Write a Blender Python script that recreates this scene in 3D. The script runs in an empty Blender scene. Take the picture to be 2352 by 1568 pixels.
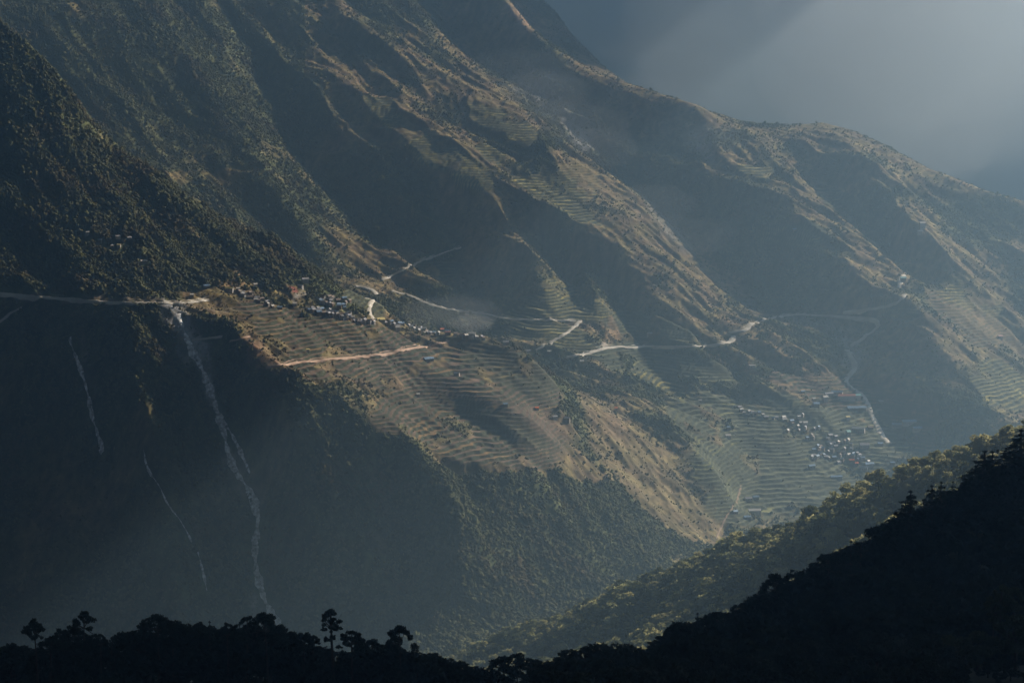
import bpy, math, random
import numpy as np
from mathutils import Vector, Euler

# ------------------------------------------------------------------ camera, sky, sun, exposure
SC = bpy.context.scene
R = math.radians
ZC = 1000.0                      # height of the viewpoint above the valley datum
PITCH = R(9.0)
FPX = 6669.0                     # focal length in units of a 2352-wide picture
cam_d = bpy.data.cameras.new('camera'); cam = bpy.data.objects.new('camera', cam_d)
SC.collection.objects.link(cam); SC.camera = cam
cam_d.sensor_width = 36.0; cam_d.lens = 36.0 * FPX / 2352.0
cam_d.clip_start = 1.0; cam_d.clip_end = 60000.0
cam.location = (0, 0, ZC); cam.rotation_euler = (R(90) - PITCH, 0, 0)

SUN_AZ, SUN_EL = R(54.0), R(30.0)      # azimuth to the right of the view direction
sd = Vector((math.sin(SUN_AZ) * math.cos(SUN_EL), math.cos(SUN_AZ) * math.cos(SUN_EL), math.sin(SUN_EL)))
sun_d = bpy.data.lights.new('sun', 'SUN'); sun = bpy.data.objects.new('sun', sun_d)
SC.collection.objects.link(sun)
sun_d.energy = 5.0; sun_d.angle = R(0.5); sun_d.color = (1.0, 0.84, 0.64)
sun.rotation_euler = (-sd).to_track_quat('-Z', 'Y').to_euler()
sun.location = (3000, 1000, 3000)

w = bpy.data.worlds.new('World'); SC.world = w; w.use_nodes = True
nt = w.node_tree; bg = nt.nodes['Background']
sky = nt.nodes.new('ShaderNodeTexSky'); sky.sky_type = 'NISHITA'; sky.sun_disc = False
sky.sun_elevation = SUN_EL; sky.sun_rotation = SUN_AZ; sky.altitude = 2000
nt.links.new(sky.outputs[0], bg.inputs[0]); bg.inputs[1].default_value = 0.05
SC.view_settings.view_transform = 'Standard'; SC.view_settings.look = 'None'
SC.view_settings.gamma = 1.0; SC.view_settings.exposure = 1.15
SC.view_settings.use_curve_mapping = False
SC.cycles.volume_bounces = 0
SC.cycles.max_bounces = 4; SC.cycles.diffuse_bounces = 2; SC.cycles.transparent_max_bounces = 8
SC.cycles.use_denoising = True

HAZE_DENSITY = 0.00016
HAZE_COLOR = (0.42, 0.69, 0.99)
HAZE_G = 0.7
QUAL = 1.0                       # terrain grid fineness

# ------------------------------------------------------------------ helpers
rnd = random.Random(7)
rng = np.random.default_rng(11)
sp, cp = math.sin(PITCH), math.cos(PITCH)

def unproj(px, py, D):
    u = (px - 1176.0) / FPX; v = (784.0 - py) / FPX
    ly = cp + v * sp; lz = -sp + v * cp
    return (D * u / ly, D, ZC + D * lz / ly)

def project(x, y, z):
    h = z - ZC
    dep = y * cp - h * sp
    upc = y * sp + h * cp
    return 1176.0 + FPX * x / dep, 784.0 - FPX * upc / dep

_tabs = {}
def perlin(x, y, seed=0):
    if seed not in _tabs:
        r = np.random.default_rng(1000 + seed)
        a = r.random(65536) * 2 * np.pi
        _tabs[seed] = (np.cos(a).astype(np.float32), np.sin(a).astype(np.float32))
    gx, gy = _tabs[seed]
    xi = np.floor(x).astype(np.int64); yi = np.floor(y).astype(np.int64)
    xf = (x - xi).astype(np.float32); yf = (y - yi).astype(np.float32)
    u = xf * xf * xf * (xf * (xf * 6 - 15) + 10); v = yf * yf * yf * (yf * (yf * 6 - 15) + 10)
    def g(ix, iy, dx, dy):
        h = ((ix & 255) * 256 + (iy & 255))
        return gx[h] * dx + gy[h] * dy
    n00 = g(xi, yi, xf, yf); n10 = g(xi + 1, yi, xf - 1, yf)
    n01 = g(xi, yi + 1, xf, yf - 1); n11 = g(xi + 1, yi + 1, xf - 1, yf - 1)
    a = n00 + u * (n10 - n00); b = n01 + u * (n11 - n01)
    return (a + v * (b - a)) * 1.5

def fbm(x, y, oct=4, seed=0):
    s = 0; a = 1.0; t = 0
    for k in range(oct):
        s = s + a * perlin(x * 2 ** k, y * 2 ** k, seed + k); t += a; a *= 0.5
    return s / t

def smooth01(a, b, x):
    t = np.clip((x - a) / (b - a), 0, 1)
    return t * t * (3 - 2 * t)

def tag(o, label=None, cat=None, group=None, kind=None):
    if label: o['label'] = label
    if cat: o['category'] = cat
    if group: o['group'] = group
    if kind: o['kind'] = kind
    return o

def link(name, me, mat=None, parent=None):
    o = bpy.data.objects.new(name, me)
    SC.collection.objects.link(o)
    if mat is not None and not me.materials: me.materials.append(mat)
    if parent is not None: o.parent = parent
    return o

def np_mesh(name, V, F, smooth=False, col=None):
    """V (n,3); F (m,k) array"""
    me = bpy.data.meshes.new(name)
    V = np.ascontiguousarray(V, dtype=np.float32); F = np.ascontiguousarray(F, dtype=np.int32)
    m, k = F.shape
    me.vertices.add(len(V)); me.vertices.foreach_set('co', V.ravel())
    me.loops.add(m * k); me.loops.foreach_set('vertex_index', F.ravel())
    me.polygons.add(m); me.polygons.foreach_set('loop_start', np.arange(0, m * k, k, dtype=np.int32))
    me.polygons.foreach_set('use_smooth', np.full(m, smooth))
    me.update(calc_edges=True)
    if col is not None:
        a = me.color_attributes.new('albedo', 'FLOAT_COLOR', 'POINT')
        c = np.ones((len(V), 4), np.float32); c[:, :3] = col
        a.data.foreach_set('color', c.ravel())
    return me

def pymesh(name, verts, faces, smooth=False):
    me = bpy.data.meshes.new(name); me.from_pydata([tuple(v) for v in verts], [], faces)
    if smooth: me.polygons.foreach_set('use_smooth', [True] * len(me.polygons))
    me.update(); return me

# ------------------------------------------------------------------ materials
def mat_simple(name, col, rough=0.9, var=0.25, scale=0.5, spec=0.2):
    m = bpy.data.materials.new(name); m.use_nodes = True; n = m.node_tree
    b = n.nodes['Principled BSDF']; b.inputs['Roughness'].default_value = rough
    b.inputs['Specular IOR Level'].default_value = spec
    tc = n.nodes.new('ShaderNodeTexCoord'); no = n.nodes.new('ShaderNodeTexNoise')
    no.inputs['Scale'].default_value = scale; no.inputs['Detail'].default_value = 4
    n.links.new(tc.outputs['Object'], no.inputs['Vector'])
    mp = n.nodes.new('ShaderNodeMapRange'); mp.inputs[1].default_value = 0.3; mp.inputs[2].default_value = 0.7
    mp.inputs[3].default_value = 1 - var; mp.inputs[4].default_value = 1 + var
    n.links.new(no.outputs[0], mp.inputs[0])
    mx = n.nodes.new('ShaderNodeVectorMath'); mx.operation = 'SCALE'
    mx.inputs[0].default_value = col[:3]
    n.links.new(mp.outputs[0], mx.inputs['Scale']); n.links.new(mx.outputs[0], b.inputs['Base Color'])
    return m

def mat_attr(name, rough=0.95, n1=0.02, n2=0.15, var=0.35):
    m = bpy.data.materials.new(name); m.use_nodes = True; n = m.node_tree
    b = n.nodes['Principled BSDF']; b.inputs['Roughness'].default_value = rough
    b.inputs['Specular IOR Level'].default_value = 0.1
    at = n.nodes.new('ShaderNodeAttribute'); at.attribute_name = 'albedo'
    geo = n.nodes.new('ShaderNodeNewGeometry')
    prev = at.outputs['Color']
    for sc_ in (n1, n2):
        no = n.nodes.new('ShaderNodeTexNoise'); no.inputs['Scale'].default_value = sc_; no.inputs['Detail'].default_value = 5
        n.links.new(geo.outputs['Position'], no.inputs['Vector'])
        mp = n.nodes.new('ShaderNodeMapRange'); mp.inputs[1].default_value = 0.3; mp.inputs[2].default_value = 0.7
        mp.inputs[3].default_value = 1 - var; mp.inputs[4].default_value = 1 + var
        n.links.new(no.outputs[0], mp.inputs[0])
        mx = n.nodes.new('ShaderNodeVectorMath'); mx.operation = 'SCALE'
        n.links.new(prev, mx.inputs[0]); n.links.new(mp.outputs[0], mx.inputs['Scale']); prev = mx.outputs[0]
    n.links.new(prev, b.inputs['Base Color'])
    return m

M_land = mat_attr('hillside_ground', var=0.3)
M_wood = mat_attr('far_foliage', n1=0.02, n2=0.3, var=0.25)
def add_translucency(m, fac):
    n = m.node_tree; b = n.nodes['Principled BSDF']
    tr = n.nodes.new('ShaderNodeBsdfTranslucent'); mix = n.nodes.new('ShaderNodeMixShader')
    n.links.new(b.inputs['Base Color'].links[0].from_socket, tr.inputs[0]); mix.inputs[0].default_value = fac
    n.links.new(b.outputs[0], mix.inputs[1]); n.links.new(tr.outputs[0], mix.inputs[2]); n.links.new(mix.outputs[0], n.nodes['Material Output'].inputs['Surface'])
M_spur = mat_attr('spur_foliage', n1=0.03, n2=0.4, var=0.3); add_translucency(M_spur, 0.5)
add_translucency(M_wood, 0.4)
M_near = mat_simple('forest_floor', (0.035, 0.038, 0.024), scale=0.05)
M_far = mat_simple('distant_slope', (0.06, 0.07, 0.05), scale=0.002)
def mat_leaf(name, col):
    m = mat_simple(name, col, rough=0.6, var=0.45, scale=0.25)
    n = m.node_tree; b = n.nodes['Principled BSDF']
    tr = n.nodes.new('ShaderNodeBsdfTranslucent'); mix = n.nodes.new('ShaderNodeMixShader')
    src = b.inputs['Base Color'].links[0].from_socket
    n.links.new(src, tr.inputs[0]); mix.inputs[0].default_value = 0.5
    out = n.nodes['Material Output']
    n.links.new(b.outputs[0], mix.inputs[1]); n.links.new(tr.outputs[0], mix.inputs[2]); n.links.new(mix.outputs[0], out.inputs[0])
    return m
M_leafA = mat_leaf('leaf_olive', (0.24, 0.245, 0.12))
M_leafB = mat_leaf('leaf_dark', (0.06, 0.07, 0.03))
M_leafC = mat_leaf('leaf_yellowish', (0.33, 0.32, 0.16))
M_needle = mat_leaf('needle', (0.022, 0.03, 0.018))
M_bark = mat_simple('bark', (0.06, 0.045, 0.035), scale=1.5)
M_road = mat_simple('dirt_track', (0.54, 0.51, 0.46), scale=0.05)
M_roadp = mat_simple('reddish_track', (0.42, 0.30, 0.23), scale=0.05)
M_path = mat_simple('earth_path', (0.24, 0.18, 0.13), scale=0.1)
M_stream = mat_simple('boulder_bed', (0.6, 0.61, 0.64), scale=0.2, var=0.85)

# ------------------------------------------------------------------ the far valley side: creased height field
Y0, Y1, S0, S1 = 2950.0, 7600.0, -0.245, 0.245
LINES = {
 'S': [(1040,-120,6050),(1120,-60,5950),(1170,0,5880),(1210,60,5800),(1260,100,5750),(1340,165,5650),(1450,190,5600),(1540,225,5520),(1610,245,5470),(1640,290,5430),(1750,292,5500),(1880,277,5550),(1970,300,5500),(2060,350,5410),(2120,385,5340),(2180,400,5310),(2260,430,5260),(2352,460,5210),(2600,560,5100)],
 'S2': [(1180,-90,6500),(1253,14,6300),(1308,68,6200),(1373,147,6050),(1440,192,5900),(1500,260,5850)],
 'S12': [(1180,70,6080),(1260,130,5960),(1340,190,5850)],
 'K': [(700,100,6900),(1120,150,6800),(1450,420,6500),(1880,500,6200),(2352,700,5950),(2600,800,5850)],
 'G2': [(980,-40,6050),(1060,90,5880),(1150,170,5740),(1250,235,5600),(1340,310,5480),(1430,390,5370),(1520,460,5270),(1600,560,5130),(1700,660,4990),(1765,712,4910),(1850,745,4850),(1940,790,4770),(1990,900,4640),(2080,1000,4500),(2150,1060,4400),(2250,1140,4300)],
 'R1c': [(740,-60,5850),(770,0,5760),(830,60,5690),(960,150,5580),(1050,210,5510),(1180,280,5410),(1270,345,5320),(1350,400,5250),(1430,470,5170),(1500,530,5090),(1580,610,5000),(1650,690,4910),(1700,748,4850)],
 'G1c': [(700,-40,5860),(770,80,5705),(900,190,5545)],
 'R1': [(560,-60,5850),(640,0,5760),(700,100,5630),(850,225,5450),(1000,368,5250),(1130,430,5170),(1240,470,5110),(1340,512,5040),(1420,560,4970),(1500,640,4870),(1600,722,4770),(1690,785,4700),(1760,850,4630),(1850,910,4550),(1900,950,4510)],
 'R0': [(1130,430,5160),(1160,500,5090),(1220,590,4960),(1265,690,4830),(1300,745,4770),(1390,800,4710)],
 'R0b': [(1320,560,5010),(1345,630,4920),(1375,700,4830),(1400,790,4730)],
 'G1': [(1010,450,5230),(1040,540,5140),(1090,640,5010),(1150,740,4890)],
 'G1b': [(1260,560,5080),(1320,640,4980),(1350,730,4860)],
 'G1d': [(1400,620,4980),(1440,720,4860),(1480,830,4720),(1560,920,4590)],
 'top': [(-250,-200,5900),(100,-230,5900),(400,-210,6000),(700,-200,6050),(1000,-190,6100)],
 'GL': [(560,60,5700),(600,150,5600),(660,300,5430),(760,450,5260),(850,560,5110),(930,650,4980)],
 'RL': [(330,-60,5650),(400,100,5480),(470,200,5380),(560,330,5230),(640,430,5110),(720,530,5010)],
 'G0': [(150,0,5500),(280,180,5350),(400,330,5220),(540,460,5080),(700,580,4980),(850,665,4900),(1000,730,4830),(1150,790,4760)],
 'G0f': [(-60,300,5100),(200,400,5000),(400,520,4880),(540,600,4800),(700,700,4700),(850,790,4620),(1000,860,4540),(1150,900,4460),(1250,925,4400),(1320,905,4380),(1400,900,4400),(1480,930,4360),(1560,990,4270),(1640,1080,4170),(1690,1160,4100),(1655,1245,4010)],
 'CL': [(-120,-60,4520),(0,40,4500),(100,120,4480),(160,200,4460),(230,345,4420),(330,375,4400),(400,400,4390),(440,440,4380),(520,470,4370),(600,545,4350),(700,590,4340),(780,640,4330),(860,668,4330),(940,735,4300),(1030,765,4270),(1110,775,4240),(1200,795,4190),(1250,850,4130),(1295,920,4080),(1315,1000,4030),(1345,1060,3990),(1400,1115,3960),(1460,1180,3940),(1540,1250,3920),(1600,1275,3910)],
 'RD': [(-120,668,4130),(0,675,4110),(240,690,4075),(470,693,4060)],
 'CR': [(470,695,4060),(560,780,3960),(610,842,3900),(750,882,3860),(860,975,3800),(1000,1030,3790),(1150,1062,3800),(1290,1085,3880),(1380,1115,3950)],
 'FB': [(-120,1500,3720),(300,1480,3670),(600,1460,3650),(800,1460,3640),(1000,1470,3550),(1150,1440,3600),(1350,1380,3700),(1500,1310,3800),(1620,1275,3890),(1660,1240,4000)],
 'RA': [(930,830,4085),(1020,865,4062),(1120,910,3988),(1220,965,3945),(1290,1020,3930)],
 'GA': [(860,865,4010),(960,910,4012),(1060,960,3965),(1160,1015,3900)],
 'ST': [(370,700,4055),(430,760,4010),(470,850,3960),(500,950,3905),(525,1040,3860),(560,1120,3815),(595,1180,3785),(590,1260,3750),(590,1340,3710),(620,1400,3690),(650,1450,3665)],
 'ST2': [(160,720,4065),(190,850,4000),(210,950,3945),(240,1050,3890),(235,1150,3845),(240,1300,3760)],
 'RS1': [(280,720,4035),(330,900,3900),(370,1100,3790),(400,1300,3690),(420,1440,3630)],
 'RS0': [(60,720,4075),(90,950,3960),(100,1200,3850),(110,1400,3740)],
 'RSm': [(-120,720,4120),(-120,1000,4000),(-120,1300,3860)],
 'RS2': [(610,842,3900),(680,1000,3790),(740,1200,3700),(800,1400,3640)],
 'RS3': [(1000,1030,3790),(1040,1180,3700),(1080,1330,3630)],
 'GS3': [(860,975,3800),(900,1150,3755),(930,1350,3660)],
 'VL1': [(1700,850,4680),(1700,1000,4430),(1750,1100,4300),(1690,1180,4150)],
 'VL2': [(1850,1050,4400),(1950,1050,4420),(2000,1150,4280)],
 'VL3': [(1780,1250,4080),(1900,1220,4150)],
 'R3': [(1640,290,5430),(1650,330,5330),(1700,380,5240),(1760,410,5190),(1850,490,5080),(1920,550,5010),(1970,620,4920),(2020,680,4840),(2085,688,4800),(2140,760,4700),(2210,850,4590),(2300,960,4460),(2400,1050,4350)],
 'G3b': [(1900,770,4810),(1960,760,4830),(2030,760,4770)],
 'R4': [(1880,277,5550),(1960,345,5300),(2040,430,5140),(2100,510,5030),(2180,590,4960),(2270,670,4920),(2352,800,4800),(2500,960,4650),(2600,1060,4550)],
 'G4': [(1790,330,5400),(1860,400,5310),(1930,450,5225),(2010,530,5115),(2080,600,5010),(2130,660,4930)],
 'G5': [(2090,420,5270),(2150,480,5190),(2230,560,5090),(2330,640,5000),(2450,720,4900)],
}

def raster_lines(lines, s0, s1, y0, y1, ns, ny):
    acc = np.zeros((ny, ns)); cnt = np.zeros((ny, ns))
    for pts in lines:
        P = [unproj(*p) if len(p) == 3 else p[:3] for p in pts]
        for a, b in zip(P[:-1], P[1:]):
            a = np.array(a); b = np.array(b)
            n = int(max(np.linalg.norm(b - a) / 2.0, 2))
            t = np.linspace(0, 1, n)[:, None]; q = a + (b - a) * t
            i = np.round((q[:, 0] / q[:, 1] - s0) / (s1 - s0) * (ns - 1)).astype(int)
            j = np.round((q[:, 1] - y0) / (y1 - y0) * (ny - 1)).astype(int)
            ok = (i >= 0) & (i < ns) & (j >= 0) & (j < ny)
            np.add.at(acc, (j[ok], i[ok]), q[ok, 2]); np.add.at(cnt, (j[ok], i[ok]), 1)
    m = cnt > 0
    acc[m] /= cnt[m]
    return acc, m

def blur(a, n):
    for _ in range(n):
        p = np.pad(a, 1, mode='edge')
        a = (p[:-2, 1:-1] + p[2:, 1:-1] + p[1:-1, :-2] + p[1:-1, 2:] + 4 * a) / 8
    return a

def resize(a, ny, ns):
    jj = np.linspace(0, a.shape[0] - 1, ny); ii = np.linspace(0, a.shape[1] - 1, ns)
    return bil(a, jj[:, None] + 0 * ii[None], ii[None] + 0 * jj[:, None])

def bil(a, j, i):
    j = np.clip(j, 0, a.shape[0] - 1.001); i = np.clip(i, 0, a.shape[1] - 1.001)
    j0 = j.astype(int); i0 = i.astype(int); fj = j - j0; fi = i - i0
    return (a[j0, i0] * (1 - fj) * (1 - fi) + a[j0, i0 + 1] * (1 - fj) * fi + a[j0 + 1, i0] * fj * (1 - fi) + a[j0 + 1, i0 + 1] * fj * fi)

def membrane(lines, s0, s1, y0, y1, levels, top, bottom, z0):
    z = None
    for (ns, ny, it) in levels:
        acc, m = raster_lines(lines, s0, s1, y0, y1, ns, ny)
        z = np.full((ny, ns), z0, float) if z is None else resize(z, ny, ns)
        if bottom is not None: acc[0, :] = bottom; m[0, :] = True
        if top is not None: acc[-1, :] = top; m[-1, :] = True
        z[m] = acc[m]
        w = 1.6
        jj, ii = np.indices(z.shape); red = (jj + ii) % 2 == 0
        for k in range(it):
            for cm in (red, ~red):
                p = np.pad(z, 1, mode='edge')
                av = (p[:-2, 1:-1] + p[2:, 1:-1] + p[1:-1, :-2] + p[1:-1, 2:]) / 4
                u = cm & ~m
                z[u] += w * (av[u] - z[u])
    return z

NSc, NYc = 400, 620
zc = membrane(list(LINES.values()), S0, S1, Y0, Y1, [(50, 78, 300), (100, 155, 250), (200, 310, 250), (NSc, NYc, 200)], 150.0, 40.0, 300.0)
zc = blur(zc, 6)
zsm = blur(zc, 60)

# --- masks laid out as places on the ground (ellipses / strips seen from the viewpoint), stored per ground vertex
def ell(px, py, cx, cy, rx, ry, ang=0.0):
    a = R(ang); dx = px - cx; dy = py - cy
    u = (dx * math.cos(a) + dy * math.sin(a)) / rx; v = (-dx * math.sin(a) + dy * math.cos(a)) / ry
    return np.sqrt(u * u + v * v)

def seg_dist(px, py, line):
    d = np.full(px.shape, 1e9, np.float32)
    for (ax, ay), (bx, by) in zip(line[:-1], line[1:]):
        vx, vy = bx - ax, by - ay; L = vx * vx + vy * vy + 1e-9
        t = np.clip(((px - ax) * vx + (py - ay) * vy) / L, 0, 1)
        d = np.minimum(d, np.hypot(px - ax - t * vx, py - ay - t * vy))
    return d

TERR = [  # cx, cy, rx, ry, angle, tint (0 brown, 1 yellow green, 2 green grey)
 (870,240,45,22,15,1),(900,275,55,25,35,1),(960,330,85,30,35,1),(1070,385,85,30,33,1),(1120,265,50,22,25,1),(1180,300,60,24,28,1),(1130,350,60,22,25,1),
 (1240,430,75,26,28,1),(1300,470,90,22,30,1),(1330,420,60,40,40,1),(1010,610,45,25,0,2),(1230,390,60,20,25,1),
 (1190,705,75,30,20,1),(1300,690,110,45,10,1),(1180,740,80,25,10,1),(1240,765,110,30,10,1),(1330,790,60,25,25,1),(1490,750,120,40,10,2),(1480,830,160,35,8,2),(1620,850,80,30,15,2),
 (1500,870,80,25,30,1),(1640,860,50,25,0,1),
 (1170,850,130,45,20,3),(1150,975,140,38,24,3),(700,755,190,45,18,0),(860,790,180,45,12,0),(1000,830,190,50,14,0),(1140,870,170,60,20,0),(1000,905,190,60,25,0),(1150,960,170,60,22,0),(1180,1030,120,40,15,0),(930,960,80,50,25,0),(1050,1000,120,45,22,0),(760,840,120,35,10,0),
 (830,680,55,30,15,2),
 (1650,960,130,60,10,2),(1780,960,110,60,12,2),(1750,1060,170,90,8,2),(1880,1120,170,70,0,2),(1700,1150,90,60,0,2),(1950,1000,160,80,5,2),(2050,960,120,60,5,0),(2100,1010,70,30,8,0),(1850,880,90,30,15,0),(1950,900,90,40,10,0),
 (1940,460,70,25,20,2),(1830,540,80,30,0,2),(2050,720,60,25,10,1),(2160,650,70,25,20,1),(2230,740,130,35,30,0),(2300,880,80,50,40,1),(2230,690,80,25,25,1),(1730,385,45,10,8,1),
]
BARE = [  # cx, cy, rx, ry, angle, colour, strength
 (1196,50,14,32,-35,(0.42,0.29,0.20),1.0),(1180,25,16,18,0,(0.38,0.27,0.19),0.7),(300,700,330,9,2,(0.26,0.22,0.18),0.55),
 (1230,200,90,40,45,(0.26,0.29,0.34),0.55),(1330,300,60,26,50,(0.28,0.31,0.36),0.7),(1620,325,20,45,-35,(0.30,0.33,0.37),0.7),(1265,215,50,22,30,(0.3,0.33,0.38),0.6),
 (1560,540,170,22,48,(0.2,0.22,0.24),0.5),(1690,665,110,18,43,(0.2,0.22,0.22),0.5),(1870,740,110,28,8,(0.24,0.25,0.26),0.6),(1965,825,30,32,50,(0.3,0.31,0.32),0.9),(1940,790,50,22,30,(0.26,0.27,0.28),0.7),
 (412,742,60,34,60,(0.36,0.38,0.42),1.2),(450,800,26,60,-30,(0.38,0.4,0.43),1.2),(490,900,16,70,-15,(0.34,0.36,0.38),0.9),(200,850,14,100,-12,(0.2,0.19,0.19),0.5),(560,1100,30,90,-25,(0.2,0.2,0.21),0.5),(600,1400,26,50,-20,(0.26,0.27,0.28),0.7),(440,800,40,60,-20,(0.2,0.22,0.24),0.8),(470,850,26,60,-20,(0.2,0.22,0.24),0.8),
 (600,820,70,26,35,(0.32,0.2,0.14),0.7),(530,640,60,14,10,(0.42,0.28,0.15),0.7),(560,625,40,20,20,(0.38,0.24,0.14),0.5),(665,672,12,10,0,(0.35,0.12,0.1),0.9),(860,668,22,10,10,(0.5,0.48,0.44),1.0),
 (690,680,30,9,-20,(0.45,0.42,0.38),0.8),(1403,760,14,40,-10,(0.4,0.27,0.17),0.8),(1404,790,9,10,0,(0.6,0.52,0.44),1.0),(1330,380,70,36,30,(0.3,0.23,0.13),0.6),(1380,440,60,40,45,(0.27,0.2,0.11),0.6),
 (430,540,30,30,0,(0.2,0.14,0.09),0.5),(300,500,40,12,20,(0.16,0.12,0.09),0.4),(520,480,40,14,25,(0.2,0.14,0.08),0.3),(1650,620,120,30,45,(0.3,0.2,0.13),0.6),(1780,800,150,22,30,(0.28,0.2,0.13),0.6),(1740,840,150,14,38,(0.3,0.21,0.14),0.5),
 (1400,970,80,30,40,(0.24,0.17,0.11),0.6),(1500,1100,200,80,45,(0.19,0.155,0.085),0.55),(1380,930,60,20,20,(0.2,0.17,0.13),0.6),(865,1240,40,35,0,(0.16,0.12,0.09),0.5),
 (1280,975,130,30,22,(0.22,0.15,0.115),0.4),(2100,620,70,40,30,(0.24,0.18,0.1),0.5),(2250,740,150,40,33,(0.26,0.2,0.11),0.5),(1890,290,90,10,-2,(0.27,0.22,0.11),0.6),
]
CRESTS = [ [(p[0], p[1]) for p in LINES[k]] for k in ('R1', 'R1c', 'R0', 'R3', 'R4', 'S')]

def veg_masks(x, y, z, zb):
    """returns terrace strength, terrace tint rgb, bare colour+strength, forest density for ground points"""
    px, py = project(x, y, zb)
    px = px.astype(np.float32); py = py.astype(np.float32)
    wx = fbm(x / 60, y / 60, 3, 40); wy = fbm(x / 60, y / 60, 3, 50)
    qx = px + 26 * wx; qy = py + 16 * wy
    # front spur (C) and back slopes (B) are told apart by distance
    front = y < (bil_y_crest(x / y) + 25)
    T = np.zeros(px.shape, np.float32); tint = np.zeros(px.shape + (3,), np.float32)
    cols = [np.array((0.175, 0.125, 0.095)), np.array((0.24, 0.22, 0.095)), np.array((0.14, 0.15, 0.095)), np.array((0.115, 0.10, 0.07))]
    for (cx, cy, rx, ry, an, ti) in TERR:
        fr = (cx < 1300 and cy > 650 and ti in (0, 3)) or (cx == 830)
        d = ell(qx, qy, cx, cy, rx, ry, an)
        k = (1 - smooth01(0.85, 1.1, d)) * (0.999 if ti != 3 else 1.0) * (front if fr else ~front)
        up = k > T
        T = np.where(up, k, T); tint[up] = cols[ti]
    B = np.zeros(px.shape, np.float32); bc = np.zeros(px.shape + (3,), np.float32)
    streak = 0.55 + 0.9 * fbm(px / 14, py / 22, 3, 60)
    for (cx, cy, rx, ry, an, c, st) in BARE:
        d = ell(qx, qy, cx, cy, rx, ry, an)
        k = (1 - smooth01(0.6, 1.25, d)) * st * np.clip(streak + 0.35 * (1 - d), 0, 1)
        fr = (cy > 640 and cx < 1320) or (cx < 640 and cy > 420)
        k = k * (front if fr else ~front)
        up = k > B
        B = np.where(up, k, B); bc[up] = c
    T0 = T.copy()
    T = T * (1 - smooth01(0.22, 0.36, fbm(x / 55, y / 90, 3, 66)) * 0.95)
    # forest density: broad noise, thick in the left and in the gullies, thin on the dry crests
    F = 0.52 + 0.9 * fbm(x / 170, y / 170, 4, 70)
    cd = np.full(px.shape, 1e9, np.float32)
    for c in CRESTS: cd = np.minimum(cd, seg_dist(px, py, c))
    F = F - 0.08 * (~front) - 0.35 * (1 - smooth01(.7, 1.2, ell(px, py, 1500, 1080, 230, 95, 45))) * (~front) - 0.28 * np.exp(-(cd / 60) ** 2) * (~front)
    F = np.where(front & (py < 660), 0.95 + 0.3 * wx, F)
    F = np.where(front & (px > 420) & (py > 640) & (py < np.interp(px, [470, 560, 610, 750, 860, 1000, 1150, 1290, 1380], [700, 785, 848, 890, 980, 1040, 1070, 1090, 1115])), F - 0.28, F)
    F = np.where(front & (px < 1540) & (py > np.interp(px, [-100, 470, 560, 610, 750, 860, 1000, 1150, 1290, 1400, 1540], [700, 720, 800, 868, 910, 1000, 1045, 1070, 1090, 1125, 1260]) + 14 * wx), F + 0.12 + 0.4 * smooth01(800, 1000, px), F)  # extra forest cover on the right part stands in for this face's deep shade
    F = np.where(~front & (px < 700) & (py < 400), F + 0.25, F)
    F = F * (1 - 0.93 * T) * (1 - 0.85 * np.clip(B * 1.3, 0, 1))
    return px, py, T, tint, B, bc, np.clip(F, 0, 1), T0

_cl = np.array([unproj(*p) for p in LINES['CL']]); _cs = _cl[:, 0] / _cl[:, 1]
_cl2 = list(_cl[:, 1])
def bil_y_crest(s):
    return np.interp(s, _cs, _cl2, left=4520, right=3400)

def eval_height(S, Y):
    """base height (smooth) and x for grid arrays"""
    j = (Y - Y0) / (Y1 - Y0) * (NYc - 1); i = (S - S0) / (S1 - S0) * (NSc - 1)
    return bil(zc, j, i)

def relief(x, y, zb):
    # gullies and ribs that run down the fall line: stretched, warped ridged noise
    wx = x + 38 * fbm(x / 260, y / 260, 3, 3); wy = y + 38 * fbm(x / 260, y / 260, 3, 9)
    a = (wx * 0.74 + wy * 0.67); b = (-wx * 0.67 + wy * 0.74)      # a across the spurs, b along them
    r1 = 1 - np.abs(perlin(a / 140, b / 520, 12)) * 2.2
    r2 = 1 - np.abs(perlin(a / 52, b / 230, 13)) * 2.2
    r3 = 1 - np.abs(perlin(a / 21, b / 62, 14)) * 2.0
    amp = 0.35 + 0.65 * smooth01(60, 160, zb)
    qx, qy = project(x, y, zb); amp = amp * (1 - 0.75 * np.exp(-(seg_dist(qx, qy, [(p[0], p[1]) for p in LINES['S']]) / 30) ** 2))
    return amp * (14 * (r1 - 0.5) + 6.0 * (r2 - 0.5) + 3.2 * (r3 - 0.5)) + 1.7 * fbm(x / 11, y / 11, 3, 15) + 1.3 * (0.5 - np.abs(perlin(wx / 9, wy / 9, 16)))

def full_height(x, y):
    zb = eval_height(x / y, y)
    z = zb + relief(x, y, zb)
    return zb, z

def terrace(z, x, y, T):
    h = 3.9
    ph = perlin(x / 75, y / 110, 22) + 0.5 * perlin(x / 30, y / 40, 24)
    zz = z + 2.4 * fbm(x / 80, y / 80, 3, 21) + 2.0 * ph + 0.022 * x
    k = np.floor(zz / h); f = zz / h - k
    st = (k + smooth01(0.55, 1.0, f)) * h - (zz - z)
    return z * (1 - T) + st * T, f, k

ns = int(1250 * QUAL); ny = int(1500 * QUAL)
sg = np.linspace(S0, S1, ns); tt = np.linspace(0, 1, ny)
yg = Y0 + (Y1 - Y0) * (0.82 * tt + 0.18 * tt ** 3)             # finer on the near faces
SS, YY = np.meshgrid(sg, yg); XX = SS * YY
zb, z = full_height(XX, YY)
px, py, T, tint, B, bc, F, T0 = veg_masks(XX, YY, z, zb)
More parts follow.
